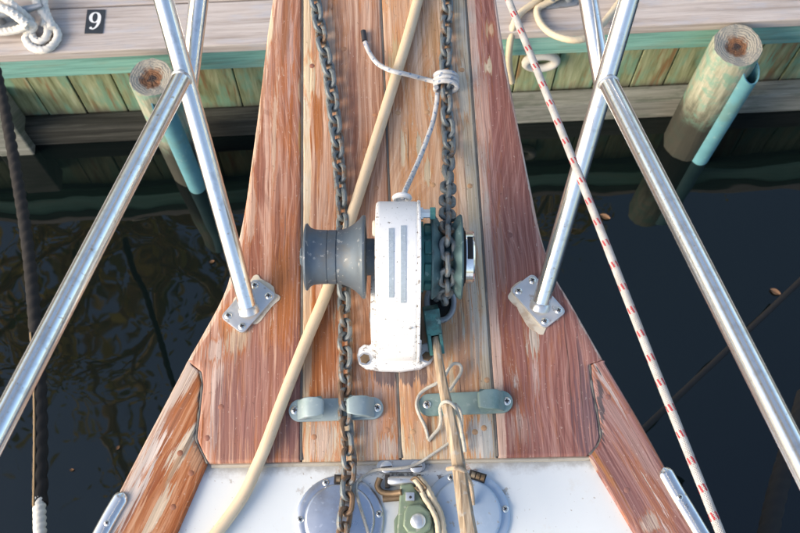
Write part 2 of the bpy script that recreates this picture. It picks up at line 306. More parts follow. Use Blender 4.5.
def sheath():
    k = NT('green_sheathing_board'); u, v, _ = k.sep(k.uv('UVMap')); r = k.math('MULTIPLY', k.rnd(), 53)
    g = k.noise(k.comb(k.math('MULTIPLY', u, 60), k.math('MULTIPLY', v, 4), r), 1, 6, .62, .3)
    c = k.ramp(g, [(.30, (.12, .13, .062)), (.5, (.26, .29, .155)), (.72, (.42, .44, .28))])
    t = k.noise(k.comb(k.math('MULTIPLY', u, 22), k.math('MULTIPLY', v, 5), k.math('ADD', r, 9)), 1, 5, .6)
    c = k.mix(k.math('MULTIPLY', k.step(t, .48, .64), .65), c, (.15, .34, .24))
    b = k.noise(k.comb(k.math('MULTIPLY', u, 40), k.math('MULTIPLY', v, 3), k.math('ADD', r, 19)), 1, 5, .6)
    c = k.mix(k.math('MULTIPLY', k.step(b, .54, .68), .8), c, (.22, .11, .045))
    # tide line: brown-grey slime on the lower boards
    lo = k.math('MULTIPLY_ADD', t, .12, v)
    c = k.mix(k.math('MULTIPLY', k.math('SUBTRACT', 1, k.step(lo, .30, .37)), .8), c, (.105, .095, .075))
    k.bump(g, .5, .003); return k.out(c, .75, 0, .3)
M['sheath'] = sheath()
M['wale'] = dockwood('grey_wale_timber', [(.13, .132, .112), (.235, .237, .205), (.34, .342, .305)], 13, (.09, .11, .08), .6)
M['wale_dark'] = dockwood('black_wale', [(.018, .0185, .016), (.036, .037, .032), (.10, .10, .088)], 14)  # much darker, near-black tone of the wale timber
def pilemat():
    k = NT('barnacled_pile'); o = k.obj(); x, y, z = k.sep(o)
    g = k.noise(k.scale(o, (60, 60, 5)), 1, 5, .65); b = k.noise(o, 22, 5, .65)
    c = k.ramp(g, [(.3, (.12, .13, .09)), (.5, (.29, .30, .22)), (.72, (.46, .44, .35))])
    c = k.mix(k.math('MULTIPLY', k.step(b, .46, .62), .75), c, (.14, .30, .23))
    c = k.mix(k.math('MULTIPLY', k.step(k.math('MULTIPLY_ADD', b, .2, z), -1.32, -1.50), .96), c, (.018, .018, .013))
    k.bump(g, .6, .004); return k.out(c, .8)
M['pile'] = pilemat()
def endmat():
    k = NT('rotten_end_grain'); u, v, _ = k.sep(k.uv('UVMap'))
    rr = k.math('SQRT', k.math('ADD', k.math('MULTIPLY', u, u), k.math('MULTIPLY', v, v)))
    ring = k.math('SINE', k.math('MULTIPLY_ADD', rr, 900, k.math('MULTIPLY', k.noise(k.uv('UVMap'), 30, 4), 22)))
    n = k.noise(k.uv('UVMap'), 45, 5, .65)
    c = k.mix(k.math('MULTIPLY_ADD', ring, .05, .4), (.26, .24, .19), (.42, .39, .33))
    heart = k.math('MULTIPLY_ADD', n, .045, rr)
    c = k.mix(k.math('SUBTRACT', 1, k.step(heart, .048, .062)), c, (.20, .095, .045))
    c = k.mix(k.math('SUBTRACT', 1, k.step(heart, .030, .040)), c, (.045, .03, .025))
    c = k.mix(k.math('MULTIPLY', k.step(n, .58, .68), .5), c, (.17, .26, .20))
    k.bump(k.math('ADD', k.math('MULTIPLY', ring, .25), k.math('MULTIPLY', n, 3)), .6, .004); return k.out(c, .85)
M['pile_end'] = endmat()
M['bluepipe'] = simple('faded_blue_plastic', (.115, .29, .34), .5, 0, .25, 16, spots=(.26, .38, .38), spot_amt=.6, spot_sc=45, dirt=(.13, .24, .22), dirt_amt=.7)
M['galv'] = simple('galvanised_cleat', (.30, .33, .36), .5, .6, .2, 40, spots=(.2, .12, .07))
M['ink'] = simple('number_plate_black', (.035, .042, .05), .45, .1, .2, 60)
M['white_ink'] = simple('number_white', (.80, .80, .77), .5, 0, .05, 60)
M['green_block'] = simple('green_painted_block', (.185, .24, .165), .5, .2, .2, 45, spots=(.36, .36, .30), spot_amt=.7, spot_sc=110, dirt=(.075, .075, .05), dirt_amt=.7, bump=.3)
M['rusty'] = simple('rust_stained_bronze', (.17, .115, .065), .55, .5, .4, 60, spots=(.05, .035, .025), spot_amt=.7, dirt=(.30, .27, .21), dirt_amt=.6, bump=.4)
M['lid_blue'] = simple('pale_oxidised_lid', (.38, .47, .57), .42, .25, .06, 30, spots=(.36, .31, .24), spot_amt=.75, spot_sc=75, dirt=(.54, .62, .70), dirt_amt=.5)
M['lid'] = simple('polished_lid', (.52, .55, .60), .30, .9, .16, 28, spots=(.74, .75, .76), spot_amt=.6, spot_sc=120, dirt=(.40, .38, .38), dirt_amt=.6)
M['black'] = simple('black_hole', (.01, .01, .01), .9)
def leafmat():
    k = NT('sunlit_leaf'); a = k.noise(k.obj(), 1.1, 4, .6)
    c = k.ramp(a, [(.35, (.13, .16, .03)), (.5, (.40, .33, .08)), (.66, (.66, .48, .14))])
    m = k.out(c, .55); tr = k.n('ShaderNodeBsdfTranslucent'); k.put(tr.inputs[0], c)
    mx = k.n('ShaderNodeMixShader'); mx.inputs[0].default_value = .5
    k.t.links.new(k.b.outputs[0], mx.inputs[1]); k.t.links.new(tr.outputs[0], mx.inputs[2])
    k.t.links.new(mx.outputs[0], k.t.nodes['Material Output'].inputs['Surface']); return m
M['leaf'] = leafmat()
M['bark'] = simple('tree_bark', (.62, .47, .22), .85, 0, .35, 8)
M['dead_leaf'] = simple('fallen_leaf', (.20, .11, .055), .7, 0, .3, 60)
M['soil'] = simple('shore_soil', (.12, .10, .06), .9, 0, .3, 2)
def watermat():
    k = NT('harbour_water'); o = k.obj()
    n1 = k.noise(k.scale(o, (1.6, 2.2, 1)), 1.1, 2, .45, .5); n2 = k.noise(o, 7, 2, .5)
    k.bump(k.math('MULTIPLY_ADD', n2, .05, n1), .14, .05)
    m = k.out((.003, .006, .006), .02); k.b.inputs['IOR'].default_value = 1.52
    return m
M['water'] = watermat()

# ------------------------------------------------------------------ object helpers
WL = {}
def tag(o, label=None, cat=None, group=None, kind=None):
    if label: o['label'] = label
    if cat: o['category'] = cat
    if group: o['group'] = group
    if kind: o['kind'] = kind
    return o
def thing(name, loc, label, cat, group=None):
    o = bpy.data.objects.new(name, None); COL.objects.link(o); o.location = loc; o.empty_display_size = .02
    WL[o] = Vector(loc); return tag(o, label, cat, group)
def link(name, me, parent=None, world=(0, 0, 0), mat4=None):
    o = bpy.data.objects.new(name, me); COL.objects.link(o)
    base = WL[parent] if parent else Vector((0, 0, 0))
    if parent: o.parent = parent
    if mat4 is not None:
        o.matrix_local = Matrix.Translation(-base) @ mat4
    else: o.location = Vector(world) - base
    WL[o] = Vector(world); return o
def mesh(name, verts, faces, mat, bevel=0, seg=2, smooth=True, ang=38, uvs=None, bang=30):
    me = bpy.data.meshes.new(name); me.from_pydata([tuple(v) for v in verts], [], faces)
    if uvs:
        for ln, per in uvs.items():
            l = me.uv_layers.new(name=ln)
            for lp in me.loops: l.data[lp.index].uv = per[lp.vertex_index]
    if bevel:
        bm = bmesh.new(); bm.from_mesh(me)
        bmesh.ops.recalc_face_normals(bm, faces=bm.faces)
        ed = [e for e in bm.edges if len(e.link_faces) == 2 and e.calc_face_angle(0) > R(bang)]
        bmesh.ops.bevel(bm, geom=ed, offset=bevel, segments=seg, profile=.6, affect='EDGES', clamp_overlap=True)
        bm.to_mesh(me); bm.free()
    else:
        bm = bmesh.new(); bm.from_mesh(me); bmesh.ops.recalc_face_normals(bm, faces=bm.faces); bm.to_mesh(me); bm.free()
    if smooth:
        me.shade_smooth(); me.set_sharp_from_angle(angle=R(ang))
    for m_ in (mat if isinstance(mat, (list, tuple)) else [mat]): me.materials.append(M[m_])
    return me
def add(name, vf, mat, parent=None, world=(0, 0, 0), **kw):
    """mesh given in world coordinates"""
    uvs = vf[2] if len(vf) > 2 else None
    return link(name, mesh(name, vf[0], vf[1], mat, uvs=uvs, **kw), parent)
def join(*vfs):
    V, Fc = [], []
    for vf in vfs:
        o = len(V); V += list(vf[0]); Fc += [tuple(i + o for i in f) for f in vf[1]]
    return V, Fc
def box(c, ax, ay, az, hx, hy, hz):
    """oriented box; UV u along ax, v along the longer of ay / az"""
    c = Vector(c); V, U = [], []
    for sx in (-1, 1):
        for sy in (-1, 1):
            for sz in (-1, 1):
                V.append(c + ax * sx * hx + ay * sy * hy + az * sz * hz)
                U.append((sx * hx + c.dot(ax), (sy * hy + c.dot(ay)) + (sz * hz)))
    Fc = [(0, 1, 3, 2), (4, 6, 7, 5), (0, 4, 5, 1), (2, 3, 7, 6), (0, 2, 6, 4), (1, 5, 7, 3)]
    return V, Fc, {'UVMap': U}
X, Y, Z = Vector((1, 0, 0)), Vector((0, 1, 0)), Vector((0, 0, 1))
def abox(x0, x1, y0, y1, z0, z1):
    return box(((x0 + x1) / 2, (y0 + y1) / 2, (z0 + z1) / 2), X, Y, Z, (x1 - x0) / 2, (y1 - y0) / 2, (z1 - z0) / 2)
def prism(poly, z0, z1):
    n = len(poly); V = [Vector((p[0], p[1], z0)) for p in poly] + [Vector((p[0], p[1], z1)) for p in poly]
    return V, [tuple(range(n))[::-1], tuple(range(n, 2 * n))] + [(i, (i + 1) % n, n + (i + 1) % n, n + i) for i in range(n)]
def xprism(poly, x0, x1):
    """polygon in (y,z) extruded along x"""
    n = len(poly); V = [Vector((x0, p[0], p[1])) for p in poly] + [Vector((x1, p[0], p[1])) for p in poly]
    return V, [tuple(range(n)), tuple(range(n, 2 * n))[::-1]] + [(i, (i + 1) % n, n + (i + 1) % n, n + i) for i in range(n)]
def yprism(poly, y0, y1):
    n = len(poly); V = [Vector((p[0], y0, p[1])) for p in poly] + [Vector((p[0], y1, p[1])) for p in poly]
    return V, [tuple(range(n)), tuple(range(n, 2 * n))[::-1]] + [(i, (i + 1) % n, n + (i + 1) % n, n + i) for i in range(n)]
def lathe(c, axis, prof, n=32, start=None):
    """prof: list of (distance along axis, radius)"""
    axis = Vector(axis).normalized(); a = axis.orthogonal().normalized(); b = axis.cross(a); c = Vector(c)
    V, Fc = [], []
    for t, r in prof:
        for i in range(n):
            th = 2 * math.pi * i / n
            V.append(c + axis * t + (a * math.cos(th) + b * math.sin(th)) * max(r, 1e-5))
    for j in range(len(prof) - 1):
        for i in range(n):
            Fc.append((j * n + i, j * n + (i + 1) % n, (j + 1) * n + (i + 1) % n, (j + 1) * n + i))
    if prof[0][1] > 1e-4: Fc.append(tuple(range(n))[::-1])
    if prof[-1][1] > 1e-4: Fc.append(tuple(range((len(prof) - 1) * n, len(prof) * n)))
    return V, Fc
def smooth(pts, sub=8, closed=False):
    pts = [Vector(p) for p in pts]; n = len(pts); out = []
    for i in range(n if closed else n - 1):
        if closed: p0, p1, p2, p3 = pts[(i - 1) % n], pts[i], pts[(i + 1) % n], pts[(i + 2) % n]
        else: p0, p1, p2, p3 = pts[max(i - 1, 0)], pts[i], pts[i + 1], pts[min(i + 2, n - 1)]
        for s in range(sub):
            t = s / sub
            out.append(.5 * ((2 * p1) + (p2 - p0) * t + (2 * p0 - 5 * p1 + 4 * p2 - p3) * t * t + (3 * p1 - p0 - 3 * p2 + p3) * t ** 3))
    if not closed: out.append(pts[-1])
    return out
def resample(pts, step):
    out = [pts[0].copy()]; acc = 0; L = 0
    for a, b in zip(pts, pts[1:]):
        d = (b - a).length
        while acc + d >= step and d > 0:
            t = (step - acc) / d; a = a.lerp(b, t); out.append(a.copy()); d = (b - a).length; acc = 0
        acc += d
    return out
def sweep(pts, rad, n=12, closed=False, lobes=0, pitch=.05, amp=.2, cap=True, rows=None):
    """tube round a polyline; lobes > 0 gives laid strands that wind round it"""
    V, Fc, U = [], [], []; L = 0; m = len(pts)
    t0 = (pts[1] - pts[0]).normalized(); nrm = t0.orthogonal().normalized()
    for i, p in enumerate(pts):
        if closed: t = (pts[(i + 1) % m] - pts[i - 1]).normalized()
        else: t = (pts[min(i + 1, m - 1)] - pts[max(i - 1, 0)]).normalized()
        nrm = (nrm - t * nrm.dot(t)).normalized(); bi = t.cross(nrm)
        if i: L += (p - pts[i - 1]).length
        r = rad(i / (m - 1)) if callable(rad) else rad
        for j in range(n + 1):
            th = 2 * math.pi * j / n
            rr = r
            if lobes: rr = r * (1 - amp + amp * abs(math.cos(lobes / 2 * (th - 2 * math.pi * L / pitch))) ** .7)
            V.append(p + (nrm * math.cos(th) + bi * math.sin(th)) * rr); U.append((j / n, L))
    w_ = n + 1
    for i in range(m - 1 if not closed else m):
        for j in range(n):
            a = i * w_ + j; b = ((i + 1) % m) * w_ + j
            Fc.append((a, a + 1, b + 1, b))
    if cap and not closed:
        Fc.append(tuple(range(n))[::-1]); Fc.append(tuple(range((m - 1) * w_, (m - 1) * w_ + n)))
    return V, Fc, {'UVMap': U}
def rounded(cx, cy, hx, hy, r, ang=0, n=5):
    pts = []
    for (sx, sy, a0) in ((1, 1, 0), (-1, 1, 90), (-1, -1, 180), (1, -1, 270)):
        for i in range(n + 1):
            a = R(a0 + 90 * i / n); pts.append((sx * (hx - r) + r * math.cos(a), sy * (hy - r) + r * math.sin(a)))
    ca, sa = math.cos(ang), math.sin(ang)
    return [(cx + x * ca - y * sa, cy + x * sa + y * ca) for x, y in pts]

# a domed cross-recess screw head, shared by every fitting; unit = metres for a 5.5 mm radius head
def screw_mesh():
    V, Fc = lathe((0, 0, 0), Z, [(-.002, .0052), (.0006, .0055), (.0016, .0046), (.0022, .0026), (.0024, 0)], 16)
    me = mesh('screw', V, Fc, ['screw', 'slot'])
    bm = bmesh.new(); bm.from_mesh(me)
    for ax, ay in ((X, Y), (Y, X)):
        v, f, _ = box((0, 0, .0019), ax, ay, Z, .0030, .0008, .0008)
        vs = [bm.verts.new(q) for q in v]
        for q in f: bm.faces.new([vs[i] for i in q]).material_index = 1
    bm.to_mesh(me); bm.free(); return me
SCREW = screw_mesh()
def screw(p, parent, sc=1.0, rot=None):
    a = random.uniform(0, 1.5) if rot is None else rot
    return link('screw', SCREW, parent, p, Matrix.Translation(Vector(p)) @ Matrix.Rotation(a, 4, 'Z') @ Matrix.Scale(sc, 4))

# ================================================================== the setting
water_z = -1.80
def sheet(name, x0, x1, y0, y1, z, mat, n=1):
    V = [(x0, y0, z), (x1, y0, z), (x1, y1, z), (x0, y1, z)]
    return tag(add(name, (V, [(0, 1, 2, 3)]), mat, smooth=False), kind='structure')
sheet('water', -900, 900, -900, 900, water_z, 'water')
# the bank behind the dock, where the tree that mirrors in the water grows
bank = [(-900, 5.2), (900, 5.2), (900, 900), (-900, 900)]
tag(add('shore_ground', prism(bank, water_z - .5, -1.30), 'soil', smooth=False), kind='structure')

# ================================================================== dock
zd = -1.20
E0, E1 = P(0, 50, zd), P(800, 14, zd)
DU = (E1 - E0).normalized(); DN = Vector((-DU.y, DU.x, 0))
def D(a, b, z=0.0): return E0 + DU * a + DN * b + Vector((0, 0, z))     # along, away from the boat, up from the dock top
def da(p): return (p - E0).dot(DU)
dock = thing('dock', D(1.1, .5, water_z - zd), 'grey timber dock with green fascia and sheathing across the bow', 'dock')
def dbox(name, a0, a1, b0, b1, z0, z1, mat, bevel=.004, along=True, parent=dock):
    c = D((a0 + a1) / 2, (b0 + b1) / 2, (z0 + z1) / 2)
    V, Fc, U = box(c, DU, DN, Z, (a1 - a0) / 2, (b1 - b0) / 2, (z1 - z0) / 2)
    return add(name, (V, Fc, U), mat, parent, bevel=bevel, smooth=False)
for i in range(7):                                                   # deck boards, running along the edge
    b0 = -.012 + i * .147 if i else -.018
    o = dbox('deck_board', -2.6, 2.9, b0, -.012 + (i + 1) * .147 - .006, -.038, 0 - (.002 if i % 2 else 0), 'dock_top')
    o2 = dbox('deck_board', 2.904, 6.2, b0, -.012 + (i + 1) * .147 - .006, -.038, 0 - (.001 if i % 2 else 0), 'dock_top')
dbox('fascia_board', -2.6, 6.2, .004, .044, -.165, -.040, 'dock_fascia')
a = -2.5; bw = .0
while a < 6.0:                                                       # vertical sheathing, one board at a time
    bw = random.uniform(.112, .142); off = random.uniform(-.004, .004)
    c0, c1 = a + .0022, a + bw - .0022
    V, Fc = [], []
    c = D((c0 + c1) / 2, .078 + off, (-.165 - .80) / 2)
    V, Fc, _ = box(c, DU, DN, Z, (c1 - c0) / 2, .016, (.80 - .165) / 2)
    U = [((q - c).dot(DU), q.z - (zd - .75)) for q in V]
    add('sheathing_board', (V, Fc, {'UVMap': U}), 'sheath', dock, bevel=.003, smooth=False)
    a += bw
amid = da(P(390, 130, zd - .5))
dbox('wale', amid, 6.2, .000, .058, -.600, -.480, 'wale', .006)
dbox('wale', -2.6, amid - .003, .004, .058, -.60, -.490, 'wale_dark', .006)
ap = da(P(12, 130, zd - .35))
dbox('square_post', ap - .13, ap - .012, -.030, .056, -.66, -.30, 'wale', .006)
# hidden underside so that no light leaks under the boards
dbox('back_frame', -2.6, 6.2, .16, .20, -.70, -.05, 'wale_dark', 0)

def pile(px, py, r, label, strip_dx, strip_dy, sr):
    c = P(px, py, zd + .005)
    t = thing('dock_pile', (c.x, c.y, water_z), label, 'piling', 'pilings in front of the dock')
    n = 28; V, Fc, U = [], [], []
    prof = [(-1.2, .97), (-.75, .98), (-.5, 1.0), (-.25, 1.01), (-.06, 1.0), (-.012, .99), (0, .95)]
    rad = [1 + random.uniform(-.03, .03) for _ in range(n)]
    for z, k in prof:
        for i in range(n):
            th = 2 * math.pi * i / n; V.append(c + Vector((math.cos(th) * r * k * rad[i], math.sin(th) * r * k * rad[i], z)))
    for j in range(len(prof) - 1):
        for i in range(n): Fc.append((j * n + i, j * n + (i + 1) % n, (j + 1) * n + (i + 1) % n, (j + 1) * n + i))
    add('shaft', (V, Fc), 'pile', t)
    V, Fc, U = [c + Vector((0, 0, -.012))], [], [(0, 0)]
    for q, (k, z) in enumerate(((.32, -.014), (.62, -.004), (.95, 0))):
        for i in range(n):
            th = 2 * math.pi * i / n; d = Vector((math.cos(th), math.sin(th), 0)) * r * k * rad[i]
            V.append(c + d + Vector((0, 0, z + random.uniform(-.003, .003) * (k < .9)))); U.append((d.x, d.y))
    for i in range(n): Fc.append((0, 1 + i, 1 + (i + 1) % n))
    for q in range(2):
        for i in range(n): Fc.append((1 + q * n + i, 1 + (q + 1) * n + i, 1 + (q + 1) * n + (i + 1) % n, 1 + q * n + (i + 1) % n))
    add('end_grain', (V, Fc, {'UVMap': U}), 'pile_end', t)
    # slit plastic pipe nailed down the pile as a rubbing strip
    d0 = Vector((strip_dx, strip_dy, 0)).normalized(); cc = c + d0 * (r + sr * .05)
    V, Fc = [], []; m = 18; base = math.atan2(d0.y, d0.x)
    for q, z in enumerate((-.045, -.30, -.55, -.95)):
        for rr in (sr, sr * .86):
            for i in range(m + 1):
                th = base + R(-135 + 270 * i / m); V.append(cc + Vector((math.cos(th) * rr, math.sin(th) * rr, z - .03 * math.cos(th - base) * (q == 0))))
    w_ = m + 1
    for q in range(3):
        for i in range(m):
            a_ = q * 2 * w_ + i; b_ = a_ + 2 * w_
            Fc.append((a_, a_ + 1, b_ + 1, b_)); a_ += w_; b_ += w_; Fc.append((a_ + 1, a_, b_, b_ + 1))
        for i in (0, m):
            a_ = q * 2 * w_ + i; Fc.append((a_, a_ + w_, a_ + 3 * w_, a_ + 2 * w_))
    for i in range(m): Fc.append((i, i + 1, i + 1 + w_, i + w_))
    add('rubbing_strip', (V, Fc), 'bluepipe', t)
    return t
pile(738, 45, .073, 'sawn-off timber piling with wide blue plastic pipe, clear of the rails', .62, -.8, .030)
pile(151, 77, .064, 'sawn-off piling with rotten heart, crossed by the port rail tubes', .35, -.8, .030)

# cleats and the ropes on them
def cleat(p, ang, label):
    t = thing('dock_cleat', p, label, 'cleat'); ca, sa = Vector((math.cos(ang), math.sin(ang), 0)), Vector((-math.sin(ang), math.cos(ang), 0))
    add('base', prism(rounded(p.x, p.y, .055, .022, .018, ang), p.z, p.z + .008), 'galv', t, bevel=.002)
    for s in (-1, 1): add('post', lathe(p + ca * .026 * s + Z * .006, Z, [(0, .013), (.02, .010), (.04, .011)], 14), 'galv', t)
    hp = smooth([p + ca * x + Z * z for x, z in ((-.105, .058), (-.07, .050), (-.03, .046), (.03, .046), (.07, .050), (.105, .058))], 5)
    add('horn', sweep(hp, lambda u: .013 - .007 * abs(2 * u - 1) ** 2, 12), 'galv', t)
    return t
pc = P(12, 22, zd); cleat(pc, math.atan2(DU.y, DU.x) + .12, 'grey cleat on the dock wrapped with white rope')
pc2 = P(560, 2, zd); cleat(pc2, math.atan2(DU.y, DU.x) + .1, 'grey cleat on the dock beside the cream rope')
def wrope(name, paths, r, mat, label, cat, base, pitch=.045, step=.005, amp=.30):
    t = thing(name, base, label, cat)
    vfs = [sweep(resample(smooth(p, 10), step), r, 12, lobes=3, pitch=pitch, amp=amp) for p in paths]
    V, Fc, U = [], [], []
    for v, f, u in vfs:
        o = len(V); V += v; Fc += [tuple(i + o for i in q) for q in f]; U += u['UVMap']
    add('strand', (V, Fc, {'UVMap': U}), mat, t); return t
def q(px, py, dz): return P(px, py, zd + dz)
wrope('white_mooring_rope', [
    [q(-30, -12, .05), q(-8, 2, .06), q(10, 12, .055), q(24, 22, .05), q(34, 26, .03), q(28, 33, .018), q(26, 40, .012), q(33, 48, .012), q(45, 50, .012), q(54, 44, .012), q(58, 35, .012), q(53, 26, .014), q(46, 18, .03), q(38, 6, .04), q(30, -10, .05)],
    [q(-20, -22, .07), q(2, -4, .075), q(16, 8, .07), q(30, 20, .03), q(32, 28, .014), q(32, 36, .012), q(38, 42, .012), q(46, 38, .014), q(48, 30, .016), q(46, 24, .02), q(40, 22, .03)],
    [q(-40, 24, .03), q(-15, 30, .03), q(2, 32, .03), q(16, 30, .035), q(26, 26, .05)],
    [q(48, -20, .03), q(44, 0, .03), q(46, 12, .03), q(50, 22, .024), q(52, 30, .026)],
    [q(-24, 8, .08), q(0, 8, .085), q(14, 14, .08), q(28, 25, .06)],
    ], .0125, 'whiterope', 'white three-strand rope wound on cleat and looped on dock', 'rope', P(30, 30, zd))
wrope('cream_dock_rope', [
    [q(575, -14, .03), q(556, -2, .02), q(545, 4, .014), q(537, 10, .012), q(540, 22, .012), q(549, 32, .03), q(562, 38, .055), q(576, 40, .06), q(590, 36, .05), q(606, 20, .02), q(620, 2, .014), q(634, -14, .014)],
    [q(552, -10, .014), q(536, 2, .012), q(522, 12, .012), q(514, 24, .012), P(510, 44, zd - .06), P(509, 64, zd - .18), P(512, 82, zd - .3)],
    ], .0105, 'creamrope', 'cream rope looping over the dock edge beside the starboard rail', 'rope', P(540, 15, zd), amp=.16)
def on_face(px, py, b):
    c0 = Vector((0, 0, CAM_H)); d = P(px, py, -1) - c0; return c0 + d * ((E0 + DN * b - c0).dot(DN) / d.dot(DN))
rc = on_face(541, 62, .046)
rp = [rc + DN * .0 + (DU * math.cos(t) * .048 + Z * math.sin(t) * .036) for t in [2 * math.pi * i / 28 for i in range(28)]]
tag(add('fender_ring', sweep(rp, .014, 10, closed=True), 'whiterope'), 'pale oval ring hung on the green sheathing boards', 'ring')

# number plate 9
npos = P(95, 22, zd); t = thing('number_plate', npos, 'small black plate with white number 9 on the dock', 'number plate')
va = (P(102, 8.5, zd) - P(99, 35, zd)).normalized(); vx = Vector((va.y, -va.x, 0))
def N9(x, y, z): return npos + vx * x + va * y + Z * z
add('plate', ([N9(x, y, z) for z in (.0005, .003) for x, y in ((-.026, -.040), (.026, -.040), (.026, .040), (-.026, .040))],
    [(3, 2, 1, 0), (4, 5, 6, 7), (0, 1, 5, 4), (1, 2, 6, 5), (2, 3, 7, 6), (3, 0, 4, 7)]), 'ink', t, smooth=False)
def figure9():
    V, Fc = [], []
    lev = [.0036]
    def strip(cl):
        lev[0] += .0003; o = len(V)
        for i, (x, y, h) in enumerate(cl):
            x0, y0, _ = cl[max(i - 1, 0)]; x1, y1, _ = cl[min(i + 1, len(cl) - 1)]
            d = Vector((x1 - x0, y1 - y0)).normalized(); nn = Vector((-d.y, d.x)) * h
            V.append(N9(x + nn.x, y + nn.y, lev[0])); V.append(N9(x - nn.x, y - nn.y, lev[0]))
        for i in range(len(cl) - 1): Fc.append((o + 2 * i, o + 2 * i + 1, o + 2 * i + 3, o + 2 * i + 2))
    strip([(.0125 * math.cos(a), .0125 + .0165 * math.sin(a), .0016 + .0034 * abs(math.cos(a)) ** 1.5) for a in [2 * math.pi * i / 36 for i in range(37)]])
    strip([(.0128, .0125, .0046), (.0130, .004, .0047), (.0118, -.006, .0044), (.0085, -.0155, .0036), (.0035, -.0225, .0027), (-.002, -.0262, .0020), (-.007, -.0270, .0016)])
    o = len(V)
    for i in range(16): V.append(N9(-.0088 + .0042 * math.cos(i * math.pi / 8), -.0232 + .0042 * math.sin(i * math.pi / 8), .0046))
    Fc.append(tuple(range(o, o + 16)))
    return V, Fc
add('figure_nine', figure9(), 'white_ink', t, smooth=False)

# ================================================================== the boat's bow
def poly(pts, z=0): return [P(x, y, z) for x, y in pts]
def interp(pts, y):
    pts = sorted(pts, key=lambda p: p[1])
    if y <= pts[0][1]: a, b = pts[0], pts[1]
    elif y >= pts[-1][1]: a, b = pts[-2], pts[-1]
    else:
        for a, b in zip(pts, pts[1:]):
            if a[1] <= y <= b[1]: break
    t = (y - a[1]) / (b[1] - a[1]); return a[0] + (b[0] - a[0]) * t
def dens(pts):
    """smooth world-space boundary from pixels"""
    return [(p.x, p.y) for p in smooth(sorted(poly(pts), key=lambda p: p.y), 6)]
EDGE_L = dens([(272, 0), (266, 40), (259, 100), (251, 160), (243, 215), (231, 268), (222, 296), (204, 330), (188, 358), (168, 396), (130, 468), (97, 533), (60, 602)])
EDGE_R = dens([(497, 0), (503, 40), (512, 90), (522, 140), (532, 190), (543, 240), (556, 276), (570, 300), (602, 356), (640, 420), (668, 470), (703, 533), (741, 602)])
SEAM_L = [(p.x, p.y) for p in poly([(302.5, 0), (302, 230), (301, 460)])]
SEAM_C = [(p.x, p.y) for p in poly([(381, 0), (391, 230), (401, 460)])]
SEAM_R = [(p.x, p.y) for p in poly([(466, 0), (482, 230), (498, 460)])]
SCARF_L = [(p.x, p.y) for p in poly([(186.5, 361), (200, 371), (202, 384), (199, 412), (196, 438), (201, 450), (207.5, 463)])]
SCARF_R = [(p.x, p.y) for p in poly([(604, 360), (590, 364), (592, 385), (597, 410), (601, 436), (597, 446), (588, 455.5)])]
DECK_L = [(p.x, p.y) for p in poly([(207.5, 463), (177, 533), (148, 600)])]
DECK_R = [(p.x, p.y) for p in poly([(588, 455.5), (634, 533), (674, 600)])]
ENDL = P(207.5, 463), P(588, 455.5)
KX = (ENDL[1].y - ENDL[0].y) / (ENDL[1].x - ENDL[0].x)
def yend(x): return ENDL[0].y + KX * (x - ENDL[0].x)
bow = thing('sailboat_bow', (0, .3, water_z), 'sailboat foredeck and bowsprit platform of worn varnished planks', 'boat')
def plank(name, L, Rr, y0, y1, mat, parent=bow, gap=.0013, th=.045, shear=True, rows=70, useR=False, z=0.0, label=None, pale_edge_from=None):
    """plank between two edge lines, rounded top arrises; UVs in metres"""
    V, Fc, U, UR = [], [], [], []; cols = 9; be = .0028
    for j in range(rows + 1):
        yy = y0 + (y1 - y0) * j / rows
        def at(b): 
            y = yy
            for _ in range(2): y = yy + (yend(interp(b, y)) - yend(0) if shear else 0) * (1 - j / rows)
            return interp(b, y), y
        xl, yl = at(L); xr, yr = at(Rr); xl += gap; xr -= gap; wd = xr - xl
        if wd < .006: xr = xl + .006; wd = .006
        b_ = min(be, wd * .25)
        row = [(0, -th), (0, -b_), (b_ * .3, -b_ * .3), (b_, 0)] + [(b_ + (wd - 2 * b_) * i / cols, 0) for i in range(1, cols)] + [(wd - b_, 0), (wd - b_ * .3, -b_ * .3), (wd, -b_), (wd, -th)]
        zend = -be if j == 0 and shear else 0
        for du, dz in row:
            f = du / wd; zz = z + dz + (zend if dz > -th * .5 else 0)
            yv = yl + (yr - yl) * f
            V.append((xl + du, yv, zz)); far = .5 if pale_edge_from is not None and yv < pale_edge_from else 0
            U.append((du + (0 if useR else 0), yv - y0)); UR.append((wd - du, yv - y0))
            if far and useR: U[-1] = (du + far, yv - y0)
            if far and not useR: UR[-1] = (wd - du + far, yv - y0)
    m = len(row)
    for j in range(rows):
        for i in range(m - 1): Fc.append((j * m + i, j * m + i + 1, (j + 1) * m + i + 1, (j + 1) * m + i))
    Fc.append(tuple(range(m))); Fc.append(tuple(range(rows * m, rows * m + m))[::-1])
    o = add(name, (V, Fc, {'UVMap': UR if useR else U, 'UVR': U if useR else UR}), mat, parent, ang=50)
    if label: o['label'] = label
    return o
FRONT = 1.75
y_sl, y_sr = SCARF_L[0][1], SCARF_R[0][1]
